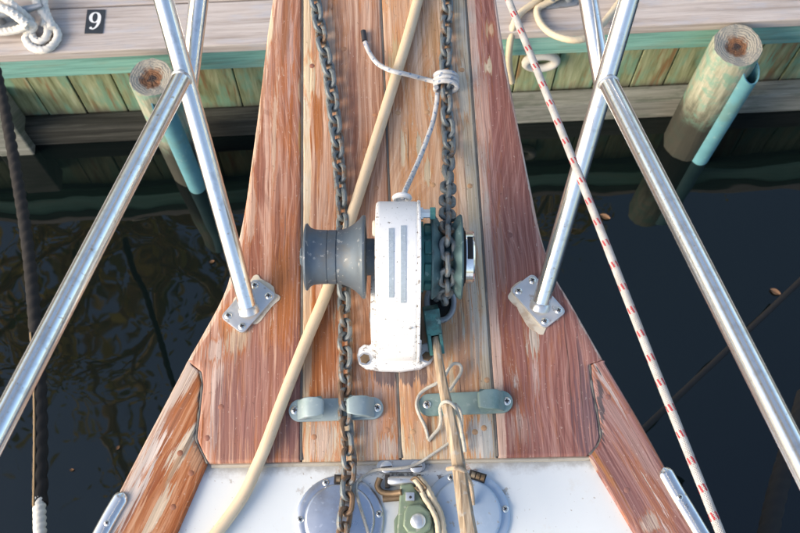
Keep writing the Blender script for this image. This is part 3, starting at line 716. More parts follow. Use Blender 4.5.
# outer planks end on the scarf joints of the cap rails
BL = [p for p in EDGE_L if p[1] > y_sl + .002] + [(p[0], p[1] - i * 1e-4) for i, p in enumerate(SCARF_L)]
BR = [p for p in EDGE_R if p[1] > y_sr + .002] + [(p[0], p[1] - i * 1e-4) for i, p in enumerate(SCARF_R)]
ye = yend(0)
GAPS = .0008
planks = [plank('plank', BL, SEAM_L, ye, FRONT, 'plank_ol', useR=True, rows=620, pale_edge_from=y_sl, label='port outer plank, reddish brown with flaking varnish'),
          plank('plank', SEAM_L, SEAM_C, ye, FRONT, 'plank_cl', label='port centre plank under the drum'),
          plank('plank', SEAM_C, SEAM_R, ye, FRONT, 'plank_cr', label='starboard centre plank, tan with bleached patches'),
          plank('plank', SEAM_R, BR, ye, FRONT, 'plank_or', rows=620, pale_edge_from=y_sr, label='starboard outer plank, dull purplish brown')]
AFT = -1.6
def cap_side(E, scarf, deck, left):
    inner = [p for p in deck if p[1] < scarf[-1][1] - .002] + [(p[0], p[1] + (len(scarf) - i) * 1e-4) for i, p in enumerate(scarf)]
    outer = [p for p in E if p[1] <= scarf[0][1] + .01]
    # beyond the frame the sheer line keeps widening, ever more slowly
    s = -1 if left else 1
    def ext(b):
        b = sorted(b, key=lambda p: p[1]); x, y = b[0]; k = (b[1][0] - b[0][0]) / (b[1][1] - b[0][1]); out = []
        for i in range(1, 14):
            y2 = y - i * .13; k *= .90; x = x - k * .13; out.append((x, y2))
        return out[::-1] + b
    return ext(outer), ext(inner)
OL, IL = cap_side(EDGE_L, SCARF_L, DECK_L, True); OR, IR = cap_side(EDGE_R, SCARF_R, DECK_R, False)
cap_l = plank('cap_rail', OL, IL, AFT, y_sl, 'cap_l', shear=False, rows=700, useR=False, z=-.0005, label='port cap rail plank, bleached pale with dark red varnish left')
cap_r = plank('cap_rail', IR, OR, AFT, y_sr - .001, 'cap_r', shear=False, rows=700, useR=True, z=-.0005, label='starboard cap rail plank, faded mauve brown')
# gelcoat deck, a little below the planks, and caulk in the joint
ZD = -.011
ys = [AFT + (ye + .05 - AFT) * i / 40 for i in range(41)]
dp = [(interp(IL, y) - .004, y) for y in ys] + [(interp(IR, y) + .004, y) for y in ys[::-1]]
deck = add('deck', prism(dp, ZD - .03, ZD), 'gelcoat', bow, smooth=False)
def bead(name, pts, r, mat, parent=bow): return add(name, sweep(resample(smooth(pts, 6), .006), r, 8), mat, parent)
bead('joint_caulk', [Vector((x, yend(x) - .002, ZD + .001)) for x in [ENDL[0].x + .004 + (ENDL[1].x - ENDL[0].x - .001) * i / 14 for i in range(15)]], .0034, 'caulk')
for b, y0, y1 in ((SEAM_L, ye, FRONT), (SEAM_C, ye, FRONT), (SEAM_R, ye, FRONT)):
    add('seam_caulk', sweep([Vector((interp(b, y0 + (y1 - y0) * i / 40), y0 + KX * interp(b, y0) + .002 + (y1 - y0 - .02) * i / 40, -.0042)) for i in range(41)], .0032, 8), 'seam', bow)
for b in (SCARF_L, SCARF_R):
    add('seam_caulk', sweep(resample(smooth([Vector((x, y, -.0032)) for x, y in b[1:]], 3), .004), lambda u: .0021 + .0009 * math.sin(u * 37) * math.sin(u * 11), 8), 'seam', bow)
# timber under the platform, and hull
under = [(interp(EDGE_L, y) + .05, y) for y in (.30, .5, .7, 1.0, 1.4, 1.7)] + [(interp(EDGE_R, y) - .05, y) for y in (1.7, 1.4, 1.0, .7, .5, .30)]
add('platform_beam', prism(under, -.11, -.046), 'hull', bow, smooth=False)
V, Fc = [], []; st = [-1.6, -1.2, -.8, -.4, -.1, .1, .25, .36]; m = 9
for y in st:
    xl, xr = interp(OL, y) + .03, interp(OR, y) - .03; c = (xl + xr) / 2; h = (xr - xl) / 2
    for i in range(m):
        z = -.046 - (1.95) * i / (m - 1); k = 1 - .62 * (i / (m - 1)) ** .8
        k *= max(.02, min(1, (.42 - y) / .7)) ** (.55 * i / (m - 1))
        V.append((c - h * k, y - .35 * (i / (m - 1)) * (y > 0) * y, z))
    for i in range(m): V.append((2 * c - V[-m][0], V[-m][1], V[-m][2]))
for j in range(len(st) - 1):
    for s in (0, m):
        for i in range(m - 1):
            a_ = j * 2 * m + s + i; Fc.append((a_, a_ + 1, a_ + 2 * m + 1, a_ + 2 * m))
j = (len(st) - 1) * 2 * m
for i in range(m - 1): Fc.append((j + i, j + i + 1, j + m + i + 1, j + m + i))
add('hull', (V, Fc), 'hull', bow)
# bungs over the plank fastenings
PLm = {n_: mesh('plug', *lathe((0, 0, 0), Z, [(-.004, .0041), (.0000, .0041), (.0002, .0038), (.0001, 0)], 14), 'plug_' + n_) for n_ in ('ol', 'cl', 'cr', 'or', 'capl', 'capr')}
for (x, y, k) in [(344, 49, 1), (462, 70, 2), (427, 112, 2), (398, 113, 2), (375, 115, 1), (312, 66, 0), (376, 188, 1), (433, 185, 2), (314, 437, 1), (413, 432, 2), (484, 428, 2), (475, 432, 2), (387, 430, 1), (292, 404, 0), (221, 407, 0), (207, 438, 0), (510, 235, 3), (487, 380, 2), (470, 186, 2), (366, 150, 1)]:
    link('plug', PLm[('ol', 'cl', 'cr', 'or')[k]], planks[k], P(x, y, 0))
for (x, y, c) in [(180, 453, cap_l), (173, 507, cap_l), (191, 473, cap_l), (608, 397, cap_r), (627, 490, cap_r), (628, 411, cap_r)]:
    link('plug', PLm['capl' if c is cap_l else 'capr'], c, P(x, y, -.0005))
# half-round metal rubbing strips on the cap rails
def rub(path, name_pts, label):
    pts = [P(x, y, .001) for x, y in path]; t = thing('rubbing_strake', pts[0], label, 'metal strip')
    pp = resample(smooth(pts, 8), .0015); V, Fc, U = [], [], []; n = 12; w_ = n + 1; m = len(pp)
    for i, p in enumerate(pp):
        d = (pp[min(i + 1, m - 1)] - pp[max(i - 1, 0)]).normalized(); sd_ = Vector((d.y, -d.x, 0))
        e = min((i + .15) * .0015 / .0105, 1); r = .0105 * math.sqrt(max(.02, 1 - (1 - e) ** 2))
        for j in range(w_):
            th = math.pi * j / n; V.append(p + sd_ * math.cos(th) * r + Z * math.sin(th) * .0065 * min(1, .35 + e)); U.append((j / n, i * .0015))
    for i in range(m - 1):
        for j in range(n): Fc.append((i * w_ + j, i * w_ + j + 1, (i + 1) * w_ + j + 1, (i + 1) * w_ + j))
    Fc.append(tuple(range(w_)))
    o = add('bar', (V, Fc, {'UVMap': U}), 'steel', t)
    for x, y in name_pts: screw(P(x, y, .0068), t, .75)
rub([(124, 493), (113, 511), (102, 531), (84, 566), (50, 630)], [(107, 523)], 'short polished metal strip on the port cap rail')
rub([(663, 468), (676, 491), (690, 514), (706, 541), (740, 600)], [(680, 497)], 'short polished metal strip on the starboard cap rail')

# ================================================================== pulpit rails
pul = thing('bow_pulpit', (0, .5, 0), 'polished stainless tube pulpit with legs on screwed base plates', 'railing')
TR = .0126
def tube(name, a, b, r=TR, parent=pul, mat='steel'):
    n = max(2, int((b - a).length / .02)); return add(name, sweep([a.lerp(b, i / n) for i in range(n + 1)], r, 24), mat, parent, ang=60)
tops = []
for side in (-1, 1):
    if side < 0:
        B, J, T2, A2 = P(249, 310, .004), P(184, 74, .235), P(199, -2, .262), P(0, 427, .42); plate_c = (249, 307); tilt = R(58); sc = [(265, 294), (235, 320), (250, 327), (252, 289)]
    else:
        B, J, T2, A2 = P(540, 306, .004), P(606, 79, .235), P(588, -2, .262), P(800, 460, .42); plate_c = (538, 302); tilt = R(-58); sc = [(525, 290), (554, 309), (538, 317), (543, 286)]
    d = (J - B); T1 = B + d * 1.62
    tube('leg', B, T1)
    dd = (J - A2); tube('side_rail', J - dd.normalized() * .009, A2 - dd * 1.5)
    J2 = P(188 if side < 0 else 604, 90, .195); e = (T2 - J2); T3 = J2 + e * 1.75
    tube('brace', J2, T3)
    tops.append((T1, T3))
    # weld bead where the side rail meets the leg
    ax = (J - A2).normalized()
    ring = [J - ax * .0105 + (ax.orthogonal().normalized() * math.cos(t) + ax.cross(ax.orthogonal()).normalized() * math.sin(t)) * .0126 for t in [2 * math.pi * i / 24 for i in range(24)]]
    add('weld', sweep(ring, .0018, 6, closed=True), 'plate', pul)
    pcw = P(*plate_c)
    hx = (P(sc[0][0], sc[0][1]) - P(sc[1][0], sc[1][1])).to_2d()
    ang = R(52) if side < 0 else R(128)
    pl = add('base_plate', prism(rounded(pcw.x, pcw.y, .037, .0208, .007, ang), .0005, .0058), 'plate', pul, bevel=.0012)
    add('weld', lathe(B + Z * .0015, d.normalized(), [(-.004, .0150), (.003, .0146), (.0055, .0132), (.0065, .0126)], 24), 'plate', pul)
    # screws near the plate corners
    ca, sa = math.cos(ang), math.sin(ang)
    for u, v in ((.0285, -.0128), (-.0285, -.0128), (-.0285, .0128), (.0285, .0128)):
        screw((pcw.x + u * ca - v * sa, pcw.y + u * sa + v * ca, .0060), pl, .95)
    # old bedding compound squeezed out round the plate
    pts = []
    for i in range(40):
        t = 2 * math.pi * i / 40; k = 1 + .10 * math.sin(3 * t + side) + .07 * math.sin(7 * t + 2) + random.uniform(-.03, .03)
        x, y = .038 * math.copysign(abs(math.cos(t)) ** .6, math.cos(t)) * k, .0255 * math.copysign(abs(math.sin(t)) ** .6, math.sin(t)) * k
        pts.append((pcw.x + x * ca - y * sa - side * .005, pcw.y + x * sa + y * ca + (.006 if side < 0 else -.007)))
    add('sealant', prism(pts, .0002, .0012), 'sealant', pul, smooth=False)
# the hoop that joins both sides, ahead of the picture
h0, h1 = tops[0][0], tops[1][0]
tube('front_hoop', tops[0][0], tops[0][1]); tube('front_hoop', tops[1][0], tops[1][1])
hp = smooth([tops[0][1], tops[0][1].lerp(tops[1][1], .5) + Vector((0, .10, .03)), tops[1][1]], 12)
add('front_hoop', sweep(hp, TR, 20), 'steel', pul)

# ================================================================== windlass
AX = P(400, 257, .115); AY, AZ = AX.y, AX.z
XC = -.0035
wl = thing('anchor_windlass', (0, AY, 0), 'white cased anchor windlass with bronze drum and chain wheel', 'windlass')
yb = P(400, 370.5, 0).y
# tall arched casing
prof = [(yb + .010, .014), (yb + .006, .030), (yb + .011, .046)]
Rr_ = .0735
a0, a1 = R(152), R(-12)
prof += [(AY + Rr_ * math.cos(a0 + (a1 - a0) * i / 22), AZ + Rr_ * math.sin(a0 + (a1 - a0) * i / 22)) for i in range(23)]
prof += [(AY + .072, .014)]
case = add('casing', xprism(prof, XC - .0282, XC + .0282), 'white_paint', wl, bevel=.0060, seg=3, bang=50)
for v_ in case.data.vertices:                                         # the case narrows to a rounded tongue at its foot
    if v_.co.y < AY and v_.co.z < .085:
        f_ = max(0, min(1, (v_.co.z - .014) / .071)); v_.co.x = XC + (v_.co.x - XC) * (.80 + .20 * math.sqrt(f_))
cvp = [(AY + (y - AY) * 1.02, AZ + (z - AZ) * 1.025 if z > .05 else z) for y, z in prof]
add('cover_plate', xprism(cvp, XC + .0262, XC + .0302), 'white_paint', wl, bevel=.0012, bang=50)
# recessed grey strips follow the face
def on_case(s):
    """point s metres down the aft face from the crown"""
    pts = [Vector((0, y, z)) for y, z in prof[2:3 + 14]][::-1]; L = 0
    for a, b in zip(pts, pts[1:]):
        d = (b - a).length
        if L + d >= s:
            p = a.lerp(b, (s - L) / d); tn = (b - a).normalized(); return p, tn, Vector((0, tn.z, -tn.y)) * -1
        L += d
    return pts[-1], Vector((0, 0, -1)), Vector((0, -1, 0))
def strip(x0, x1, s0, s1):
    V, Fc = [], []; n = 16
    for i in range(n + 1):
        p, tn, nn = on_case(s0 + (s1 - s0) * i / n)
        if nn.y > 0 and nn.z < 0: nn = -nn
        if nn.z < -.3: nn = -nn
        if abs(nn.z) <= .3 and nn.y > 0: nn = -nn
        for x in (x0, x1): V += [Vector((x, p.y, p.z)) - nn * .001, Vector((x, p.y, p.z)) + nn * .0009]
    for i in range(n):
        a_ = i * 4; Fc += [(a_ + 1, a_ + 3, a_ + 7, a_ + 5), (a_, a_ + 1, a_ + 5, a_ + 4), (a_ + 3, a_ + 2, a_ + 6, a_ + 7)]
    Fc += [(0, 2, 3, 1), (n * 4, n * 4 + 1, n * 4 + 3, n * 4 + 2)]
    return V, Fc
add('grey_strip', strip(-.0142, -.0078, .034, .128), 'grey_strip', case)
add('grey_strip', strip(.0010, .0076, .030, .138), 'grey_strip', case)
# base: feet with bolts, flange webs
def bp(x, y): return (P(x, y, .008).x, P(x, y, .008).y)
foot = [bp(357, 356), bp(359, 349), bp(364, 345), bp(370, 346), bp(374, 340)] + [(-.034, AY + .075), (.030, AY + .075)] + [bp(418, 340), bp(421, 345), bp(427, 343), bp(433, 347), bp(435, 354), bp(431, 363), bp(420, 369), bp(400, 371.5), bp(380, 371), bp(366, 369), bp(359, 364)]
base = add('base', prism(foot, .0008, .014), 'white_paint', wl, bevel=.004, seg=3, bang=60)
for x, y in ((365, 359), (427, 356.5)):
    p = P(x, y, .014); add('bolt', lathe(p, Z, [(-.002, .0072), (.0015, .0072), (.003, .006), (.0032, 0)], 6), 'rusty', wl)
    add('washer', lathe(p, Z, [(-.001, .0092), (.0006, .0092), (.0008, .0060)], 20), 'plate', wl)
add('side_web', xprism([(yb + .018, .012), (yb + .045, .075), (AY + .03, .085), (AY + .06, .012)], XC - .036, XC - .0262), 'white_paint', wl, bevel=.003)
add('side_web', xprism([(yb + .016, .012), (yb + .030, .050), (yb + .038, .012)], XC + .0262, XC + .033), 'white_paint', wl, bevel=.002)
add('side_web', xprism([(yb + .05, .012), (yb + .07, .085), (AY + .02, .095), (AY + .05, .012)], XC + .0262, XC + .031), 'white_paint', wl, bevel=.002)
add('oil_plug', lathe((XC - .0275, yb + .058, .060), -X, [(0, .011), (.0015, .011), (.002, .008), (.009, .008), (.010, .006), (.010, 0)], 18), 'bronze', wl)
p, tn, nn = on_case(.185)
add('rivet', lathe(Vector((XC + .017, p.y - .001, p.z)), Vector((0, -1, .45)), [(-.001, .0025), (.0012, .002), (.0014, 0)], 12), 'plate', case)
# warping drum on the port side
def xo(px): return P(px, 257, AZ).x
x0, x1 = xo(305), xo(365.5)
wd = x1 - x0
drum = [(0, .010), (.0002, .0400), (.0015, .0440), (.0035, .0446), (.0052, .0420), (.008, .0388), (.0125, .0368), (.020, .0360), (.030, .0358), (.0301, .0350), (.0312, .0350), (.0313, .0358),
        (.042, .0358), (.0421, .0347), (.0435, .0347), (.0436, .0360), (.050, .0366), (.058, .0395), (.066, .0445), (.072, .0500), (.0755, .0546), (.0775, .0556), (wd, .0550), (wd + .0005, .046), (wd + .002, .024)]
add('warping_drum', lathe((x0, AY, AZ), X, drum, 56), 'bronze', wl, ang=30)
add('drum_collar', lathe((x1 + .0015, AY, AZ), X, [(0, .024), (.0, .0245), (.012, .0245), (.0135, .023)], 32), 'bronze', wl)
add('end_nut', lathe((x0 - .0002, AY, AZ), -X, [(-.002, .014), (.004, .014), (.006, .011), (.006, 0)], 6), 'bronze', wl)
add('lug', lathe((XC - .024, AY + .02, AZ + .05), -X, [(0, .011), (.006, .011), (.008, .009), (.008, 0)], 14), 'sealant', wl)
# starboard side: hub, pawl ring, chain wheel, clutch nut
g0 = XC + .0302
add('hub', lathe((g0, AY, AZ), X, [(-.002, .047), (.004, .047), (.0045, .040), (.014, .040), (.0145, .030), (.02, .03)], 40), 'verdigris', wl)
for i in range(9):
    t = 2 * math.pi * i / 9 + .25; c = Vector((g0 + .0095, AY + .0405 * math.cos(t), AZ + .0405 * math.sin(t)))
    add('pawl_tooth', box(c, X, Vector((0, -math.sin(t), math.cos(t))), Vector((0, math.cos(t), math.sin(t))), .0045, .0085, .0035), 'verdigris', wl, bevel=.0012)
gx = g0 + .0140
GR = .0345
def wheel(cx, s):
    """one cheek of the chain wheel with a wavy inner lip"""
    n = 60; V, Fc = [], []
    pr = [(0, .012), (0, .0555), (.0022, .0565), (.0048, .0545), (.0095, .046), (.0135, .0385), (.0160, .0330), (.0165, .012)]
    for j, (x, r) in enumerate(pr):
        for i in range(n):
            th = 2 * math.pi * i / n; k = 0
            if 3 <= j <= 6: k = .0022 * math.cos(10 * th)
            V.append((cx + s * (x + k), AY + r * math.cos(th), AZ + r * math.sin(th)))
    for j in range(len(pr) - 1):
        for i in range(n): Fc.append((j * n + i, j * n + (i + 1) % n, (j + 1) * n + (i + 1) % n, (j + 1) * n + i))
    return V, Fc
GW = .0405
add('chain_wheel', wheel(gx, 1), 'gypsy', wl, ang=45)
add('chain_wheel', wheel(gx + GW, -1), 'gypsy', wl, ang=45)
add('wheel_core', lathe((gx + .012, AY, AZ), X, [(0, .031), (GW - .024, .031)], 30), 'gypsy', wl)
nx = gx + GW
add('clutch_plate', lathe((nx, AY, AZ), X, [(-.001, .039), (.003, .039), (.0035, .030)], 32), 'slot', wl)
nut = add('clutch_nut', lathe((nx + .0035, AY, AZ), X, [(0, .0335), (.0012, .0352), (.0105, .0352), (.0125, .0335), (.0128, .0205), (.009, .0195), (.009, 0)], 40), 'chrome', wl, ang=30)
add('nut_bar', box((nx + .0148, AY, AZ), Y, Z, X, .0335, .0052, .0022), 'chrome', nut, bevel=.001)
for s in (-1, 1):
    t = R(38); add('nut_window', box((nx + .0098, AY + .0355 * math.sin(t) * s * .0 - .0, AZ + .0), Y, Z, X, .0150, .0357, .0036), 'slot', nut, bevel=.0005) if s > 0 else None
add('case_bolt', lathe((g0 - .001, AY + .040, AZ + .052), X, [(0, .0085), (.004, .0085), (.0041, .0062), (.013, .0062), (.014, .0050), (.014, 0)], 6), 'plate', wl)
add('case_nut', lathe((g0 + .012, AY + .040, AZ + .052), X, [(0, .0088), (.0065, .0088), (.0072, .0075), (.0072, 0)], 6), 'verdigris', wl)
# line eye at the front of the casing
eyep = P(402, 198, .125)
er = [eyep + X * .010 * math.cos(t) + Z * .010 * math.sin(t) for t in [2 * math.pi * i / 20 for i in range(20)]]
add('line_eye', sweep(er, .0036, 8, closed=True), 'white_paint', wl)
# handle socket: a slotted bronze bracket aft of the chain wheel
sk0, sk1 = P(431, 309, .060), P(436.5, 352, .022)
sax = (sk1 - sk0).normalized(); sup = (Z - sax * Z.dot(sax)).normalized(); ssd = sax.cross(sup); L_ = (sk1 - sk0).length
mid = (sk0 + sk1) / 2
add('handle_socket', box(sk0 + sax * L_ * .26, sax, ssd, sup, L_ * .30, .0105, .010), 'verdigris', wl, bevel=.002)
for s in (-1, 1): add('socket_cheek', box(sk0 + sax * L_ * .76 + ssd * s * .0078, sax, ssd, sup, L_ * .24, .0022, .011), 'verdigris', wl, bevel=.001)
add('socket_floor', box(sk0 + sax * L_ * .76 - sup * .009, sax, ssd, sup, L_ * .235, .006, .002), 'slot', wl)
add('socket_foot', prism([bp(424, 318), bp(437, 318), bp(441, 338), bp(430, 340)], .0008, .052), 'verdigris', wl, bevel=.002)

# deck pipe under the chain wheel
dpp = P(443, 305, 0); HX = gx + GW / 2
dpp = Vector((HX - .004, P(443, 303, 0).y, 0))
t = thing('chain_pipe', dpp, 'grey oval chain pipe rim below the chain wheel', 'deck pipe')
rim = [dpp + Vector((.019 * math.cos(a), .027 * math.sin(a), .004)) for a in [2 * math.pi * i / 32 for i in range(32)]]
add('rim', sweep(rim, .0042, 10, closed=True), 'galv', t)
add('throat', prism([(dpp.x + .018 * math.cos(a), dpp.y + .026 * math.sin(a)) for a in [2 * math.pi * i / 24 for i in range(24)]], .0006, .0016), 'black', t, smooth=False)

# ================================================================== chains
PIT, WD_, WO = .0200, .0074, .0246
def link_mesh(mat):
    a = (WO - WD_) / 2; s = (PIT + WD_) / 2 - a; pts = []
    for i in range(9): th = R(-90 + 180 * i / 8); pts.append(Vector((s + a * math.cos(th), a * math.sin(th), 0)))
    for i in range(9): th = R(90 + 180 * i / 8); pts.append(Vector((-s + a * math.cos(th), a * math.sin(th), 0)))
    v, f, u = sweep(pts, WD_ / 2, 8, closed=True); return mesh('link', v, f, mat)
def chain(pts, mat, label, base):
    t = thing('anchor_chain', base, label, 'chain'); me = link_mesh(mat)
    pp = resample(smooth(pts, 14), PIT)
    for i in range(len(pp)):
        tg = (pp[min(i + 1, len(pp) - 1)] - pp[max(i - 1, 0)]).normalized()
        sd_ = (Z.cross(tg)); sd_ = sd_.normalized() if sd_.length > .2 else -X
        if abs(tg.z) > .55: sd_ = Vector((-1, 0, 0)); sd_ = (sd_ - tg * sd_.dot(tg)).normalized()
        n_ = tg.cross(sd_)
        roll = R((45 if i % 2 else -45) + random.uniform(-9, 9)) if pp[i].z < .05 else R((78 if i % 2 else -12) + random.uniform(-10, 10))
        y_ = sd_ * math.cos(roll) + n_ * math.sin(roll); z_ = tg.cross(y_)
        m4 = Matrix((tg, y_, z_)).transposed().to_4x4(); m4.translation = pp[i] + Vector((random.uniform(-.0006, .0006), 0, random.uniform(0, .0008)))
        link('link', me, t, pp[i], m4)
    return t
zc = .0102
cl = [(306, -60), (315, 0), (322, 40), (330, 80), (336, 130), (340, 180), (343, 230), (344, 290), (345, 340), (345.5, 385)]
chain([P(x, y, zc) for x, y in cl] + [P(345, 410, zc + .005), P(347, 440, zc), P(349, 462, zc - .001), P(348, 485, zc + .001), P(346, 510, zc + .003), P(342, 535, zc + .003), P(338, 575, zc), P(336, 620, zc)],
      'chain_l', 'rusty galvanised chain running under the drum to the polished round cover', P(345, 380, 0))
cr = [P(x, y, zc) for x, y in [(448, -60), (447, 0), (446, 40), (446, 80), (447, 115), (449, 145)]]
gr = .0405
arc = [Vector((HX, AY + gr * math.cos(a), AZ + gr * math.sin(a))) for a in [R(62 + 14 * i) for i in range(9)]]
last = cr[-1]
cr += [last.lerp(arc[0], .33) - Z * .012, last.lerp(arc[0], .68) - Z * .008] + arc + [Vector((HX - .002, AY - gr - .002, .075)), Vector((HX - .004, dpp.y + .004, .03)), Vector((HX - .004, dpp.y + .003, -.02))]
chain(cr, 'chain_r', 'dull galvanised chain led over the chain wheel and tied with cord', P(447, 120, 0))

# ================================================================== chocks
def chock(c0, c1, label, mat, only=None):
    a, b = P(*c0, 0), P(*c1, 0); c = (a + b) / 2; d = (b - a).normalized(); ang = math.atan2(d.y, d.x); hl = (b - a).length / 2; nn = Vector((-d.y, d.x, 0))
    t = thing('open_chock', c, label, 'chock')
    add('base', prism(rounded(c.x, c.y, hl, .0155, .0154, ang, 8), .0006, .0062), mat, t, bevel=.0015)
    for s in (-1, 1):
        if only and s not in only: continue
        e = hl
        pr = [(e - .021, .006), (e - .0235, .0115), (e - .029, .0165), (e - .044, .0185), (e - .0475, .0185), (e - .050, .0215), (e - .0475, .0255), (e - .040, .0268), (e - .029, .0262), (e - .022, .0225), (e - .017, .014), (e - .0115, .0062)]
        V, Fc = [], []; n = len(pr)
        for w_ in (-.0138, .0138):
            for x, z in pr: V.append(c + d * s * x + nn * w_ * (1 if x > e - .046 else .72) + Z * z)
        Fc = [tuple(range(n)), tuple(range(n, 2 * n))[::-1]] + [(i, (i + 1) % n, n + (i + 1) % n, n + i) for i in range(n)]
        add('horn', (V, Fc), mat, t, bevel=.0022, seg=3, bang=45)
        screw(c + d * s * (e - .0085) + Z * .0064, t, 1.05)
    if only: screw(c - d * only[0] * (hl - .012) + Z * .0064, t, 1.05)
    return t
chock((289, 411.5), (383.5, 408.5), 'grey two-horned chock with the rusty chain between its horns', 'chock')
chock((418, 406), (512.5, 402), 'greenish chock with one horn, under the tied wooden handle', 'chock_green', only=(1,))

# ================================================================== round covers on the gelcoat
def cover(px, py, r, mat, label, hinge_px):
    c = P(px, py, ZD); t = thing('deck_cover', c, label, 'deck cover')
    fl = add('flange', lathe(c, Z, [(.0004, r), (.003, r), (.0048, r - .0025), (.0052, r - .009), (.0052, .02)], 56), mat, t, ang=50)
    add('lid', lathe(c + Z * .003, Z, [(0, r * .80), (.0050, r * .80), (.0075, r * .775), (.0085, r * .73), (.0086, 0)], 56), mat, t, ang=50)
    for a in (112, 8, 180, 245, 300):
        screw(c + Vector((math.cos(R(a)), math.sin(R(a)), 0)) * r * .895 + Z * .0052, fl, .85)
    h = P(hinge_px, py - r * 705, ZD + .004); hc = c + (h - c) * (r * .90 / (h - c).length)
    hd = Vector((hc.y - c.y, -(hc.x - c.x), 0)).normalized()
    add('hinge_leaf', box(hc + Z * .002, hd, Vector((-hd.y, hd.x, 0)), Z, .0115, .0058, .0035), 'slot', t)
    for k in (-.0085, -.002, .0045): add('hinge_knuckle', lathe(hc + hd * k + Z * .0045, hd, [(0, .0042), (.0052, .0042)], 12), 'rusty', t)
    return t
cover(340, 520, .0585, 'lid', 'polished round deck cover with the rusty chain lying across it', 343)
cover(466, 515, .0585, 'lid_blue', 'pale blue grey round deck cover, spotted, under the wooden handle', 478)
# jib tack fitting between the covers: pad, hinge, shackle
fx = P(401, 467, ZD); t = thing('pad_eye', fx, 'grey pad with two slotted screws between the round covers', 'deck fitting')
add('pad', prism(rounded(fx.x, fx.y, .033, .0085, .0084, .02, 7), ZD + .0006, ZD + .009), 'galv', t, bevel=.0018)
for px in (386.5, 416.5):
    p = P(px, 467, ZD + .009); o = add('slotted_screw', lathe(p, Z, [(-.001, .0082), (.0006, .0082), (.0012, .0072), (.0012, 0)], 20), 'plate', t)
    add('screw_slot', box(p + Z * .0011, Vector((math.cos(.1), math.sin(.1), 0)), Vector((-math.sin(.1), math.cos(.1), 0)), Z, .0078, .0009, .0004), 'slot', o)
hb = P(403, 481, ZD + .010)
add('pivot_barrel', lathe(hb - X * .020, X, [(0, .0062), (.001, .0068), (.039, .0068), (.040, .0062)], 20), 'plate', t)
for s in (-1, 1): add('lug', box(hb + X * s * .021 - Z * .003, X, Y, Z, .003, .0085, .008), 'slot', t, bevel=.001)
sh = thing('bow_shackle', P(390, 488, ZD), 'rust brown bronze shackle beside the polished cover', 'shackle')
add('bow', sweep(smooth([P(380, 478, ZD + .010), P(377.5, 486, ZD + .008), P(382, 492, ZD + .008), P(392, 493.5, ZD + .012), P(402, 492, ZD + .020)], 8), .0042, 12), 'rusty', sh)
add('pin', sweep([P(383, 499, ZD + .006), P(403, 497, ZD + .010)], .0045, 12), 'rusty', sh)
# green painted block hung on it
gb = thing('green_block', P(415, 530, ZD), 'green painted block with round steel rivet and frayed line', 'block')
g_ax = (P(420, 560, ZD + .03) - P(413, 492, ZD + .03)).normalized(); ga = math.atan2(g_ax.y, g_ax.x) + math.pi / 2
gc = P(413, 522, ZD + .02)
out1 = [P(x, y, 0) for x, y in [(400, 486), (412, 484), (417, 492), (424, 502), (431, 512), (434, 528), (434, 560), (430, 600), (404, 600), (398, 560), (397, 530), (399, 505)]]
add('shell', prism([(p.x, p.y) for p in out1], ZD + .004, ZD + .020), 'green_block', gb, bevel=.003, seg=3, bang=60)
out2 = [P(x, y, .018) for x, y in [(404, 512), (408, 505), (420, 504), (430, 512), (432, 522), (430, 530), (422, 534), (408, 533), (403, 526)]]
add('cheek', prism([(p.x, p.y) for p in out2], ZD + .020, ZD + .029), 'green_block', gb, bevel=.003, seg=3, bang=60)
add('rivet', lathe(P(418, 521, ZD + .029), Z, [(-.001, .0095), (.001, .0100), (.0028, .0085), (.0042, .005), (.0046, 0)], 24), 'plate', gb)
add('pin_head', box(P(410, 497, ZD + .022), X, Y, Z, .0058, .0055, .006), 'plate', gb, bevel=.001)
add('pin_hole', lathe(P(410.5, 497, ZD + .028), Z, [(-.001, .0018), (.0003, .0018), (.0003, 0)], 10), 'slot', gb)
add('shell', prism([(P(x, y, 0).x, P(x, y, 0).y) for x, y in [(394, 520), (399, 512), (400, 560), (395, 570)]], ZD + .003, ZD + .013), 'green_block', gb, bevel=.002)
# frayed line by the block
fr = thing('frayed_line', P(430, 500, ZD), 'frayed off-white line knotted beside the green block', 'rope')
add('strand', sweep(resample(smooth([P(418, 478, ZD + .016), P(424, 484, ZD + .020), P(429, 492, ZD + .022), P(434, 502, ZD + .020), P(440, 514, ZD + .02), P(443, 530, ZD + .02), P(444, 560, ZD + .015)], 8), .004), .0052, 12, lobes=3, pitch=.026, amp=.38), 'creamrope', fr)
add('strand', sweep(resample(smooth([P(414, 478, ZD + .020), P(420, 487, ZD + .024), P(424, 497, ZD + .024), P(431, 508, ZD + .026), P(437, 522, ZD + .026), P(439, 545, ZD + .02)], 8), .004), .0038, 12, lobes=3, pitch=.02, amp=.38), 'creamrope', fr)
add('wire', sweep(smooth([P(411, 480, ZD + .024), P(416, 477, ZD + .028), P(422, 483, ZD + .028), P(426, 488, ZD + .026), P(421, 492, ZD + .026), P(415, 487, ZD + .026)], 8), .0014, 8), 'rusty', fr)

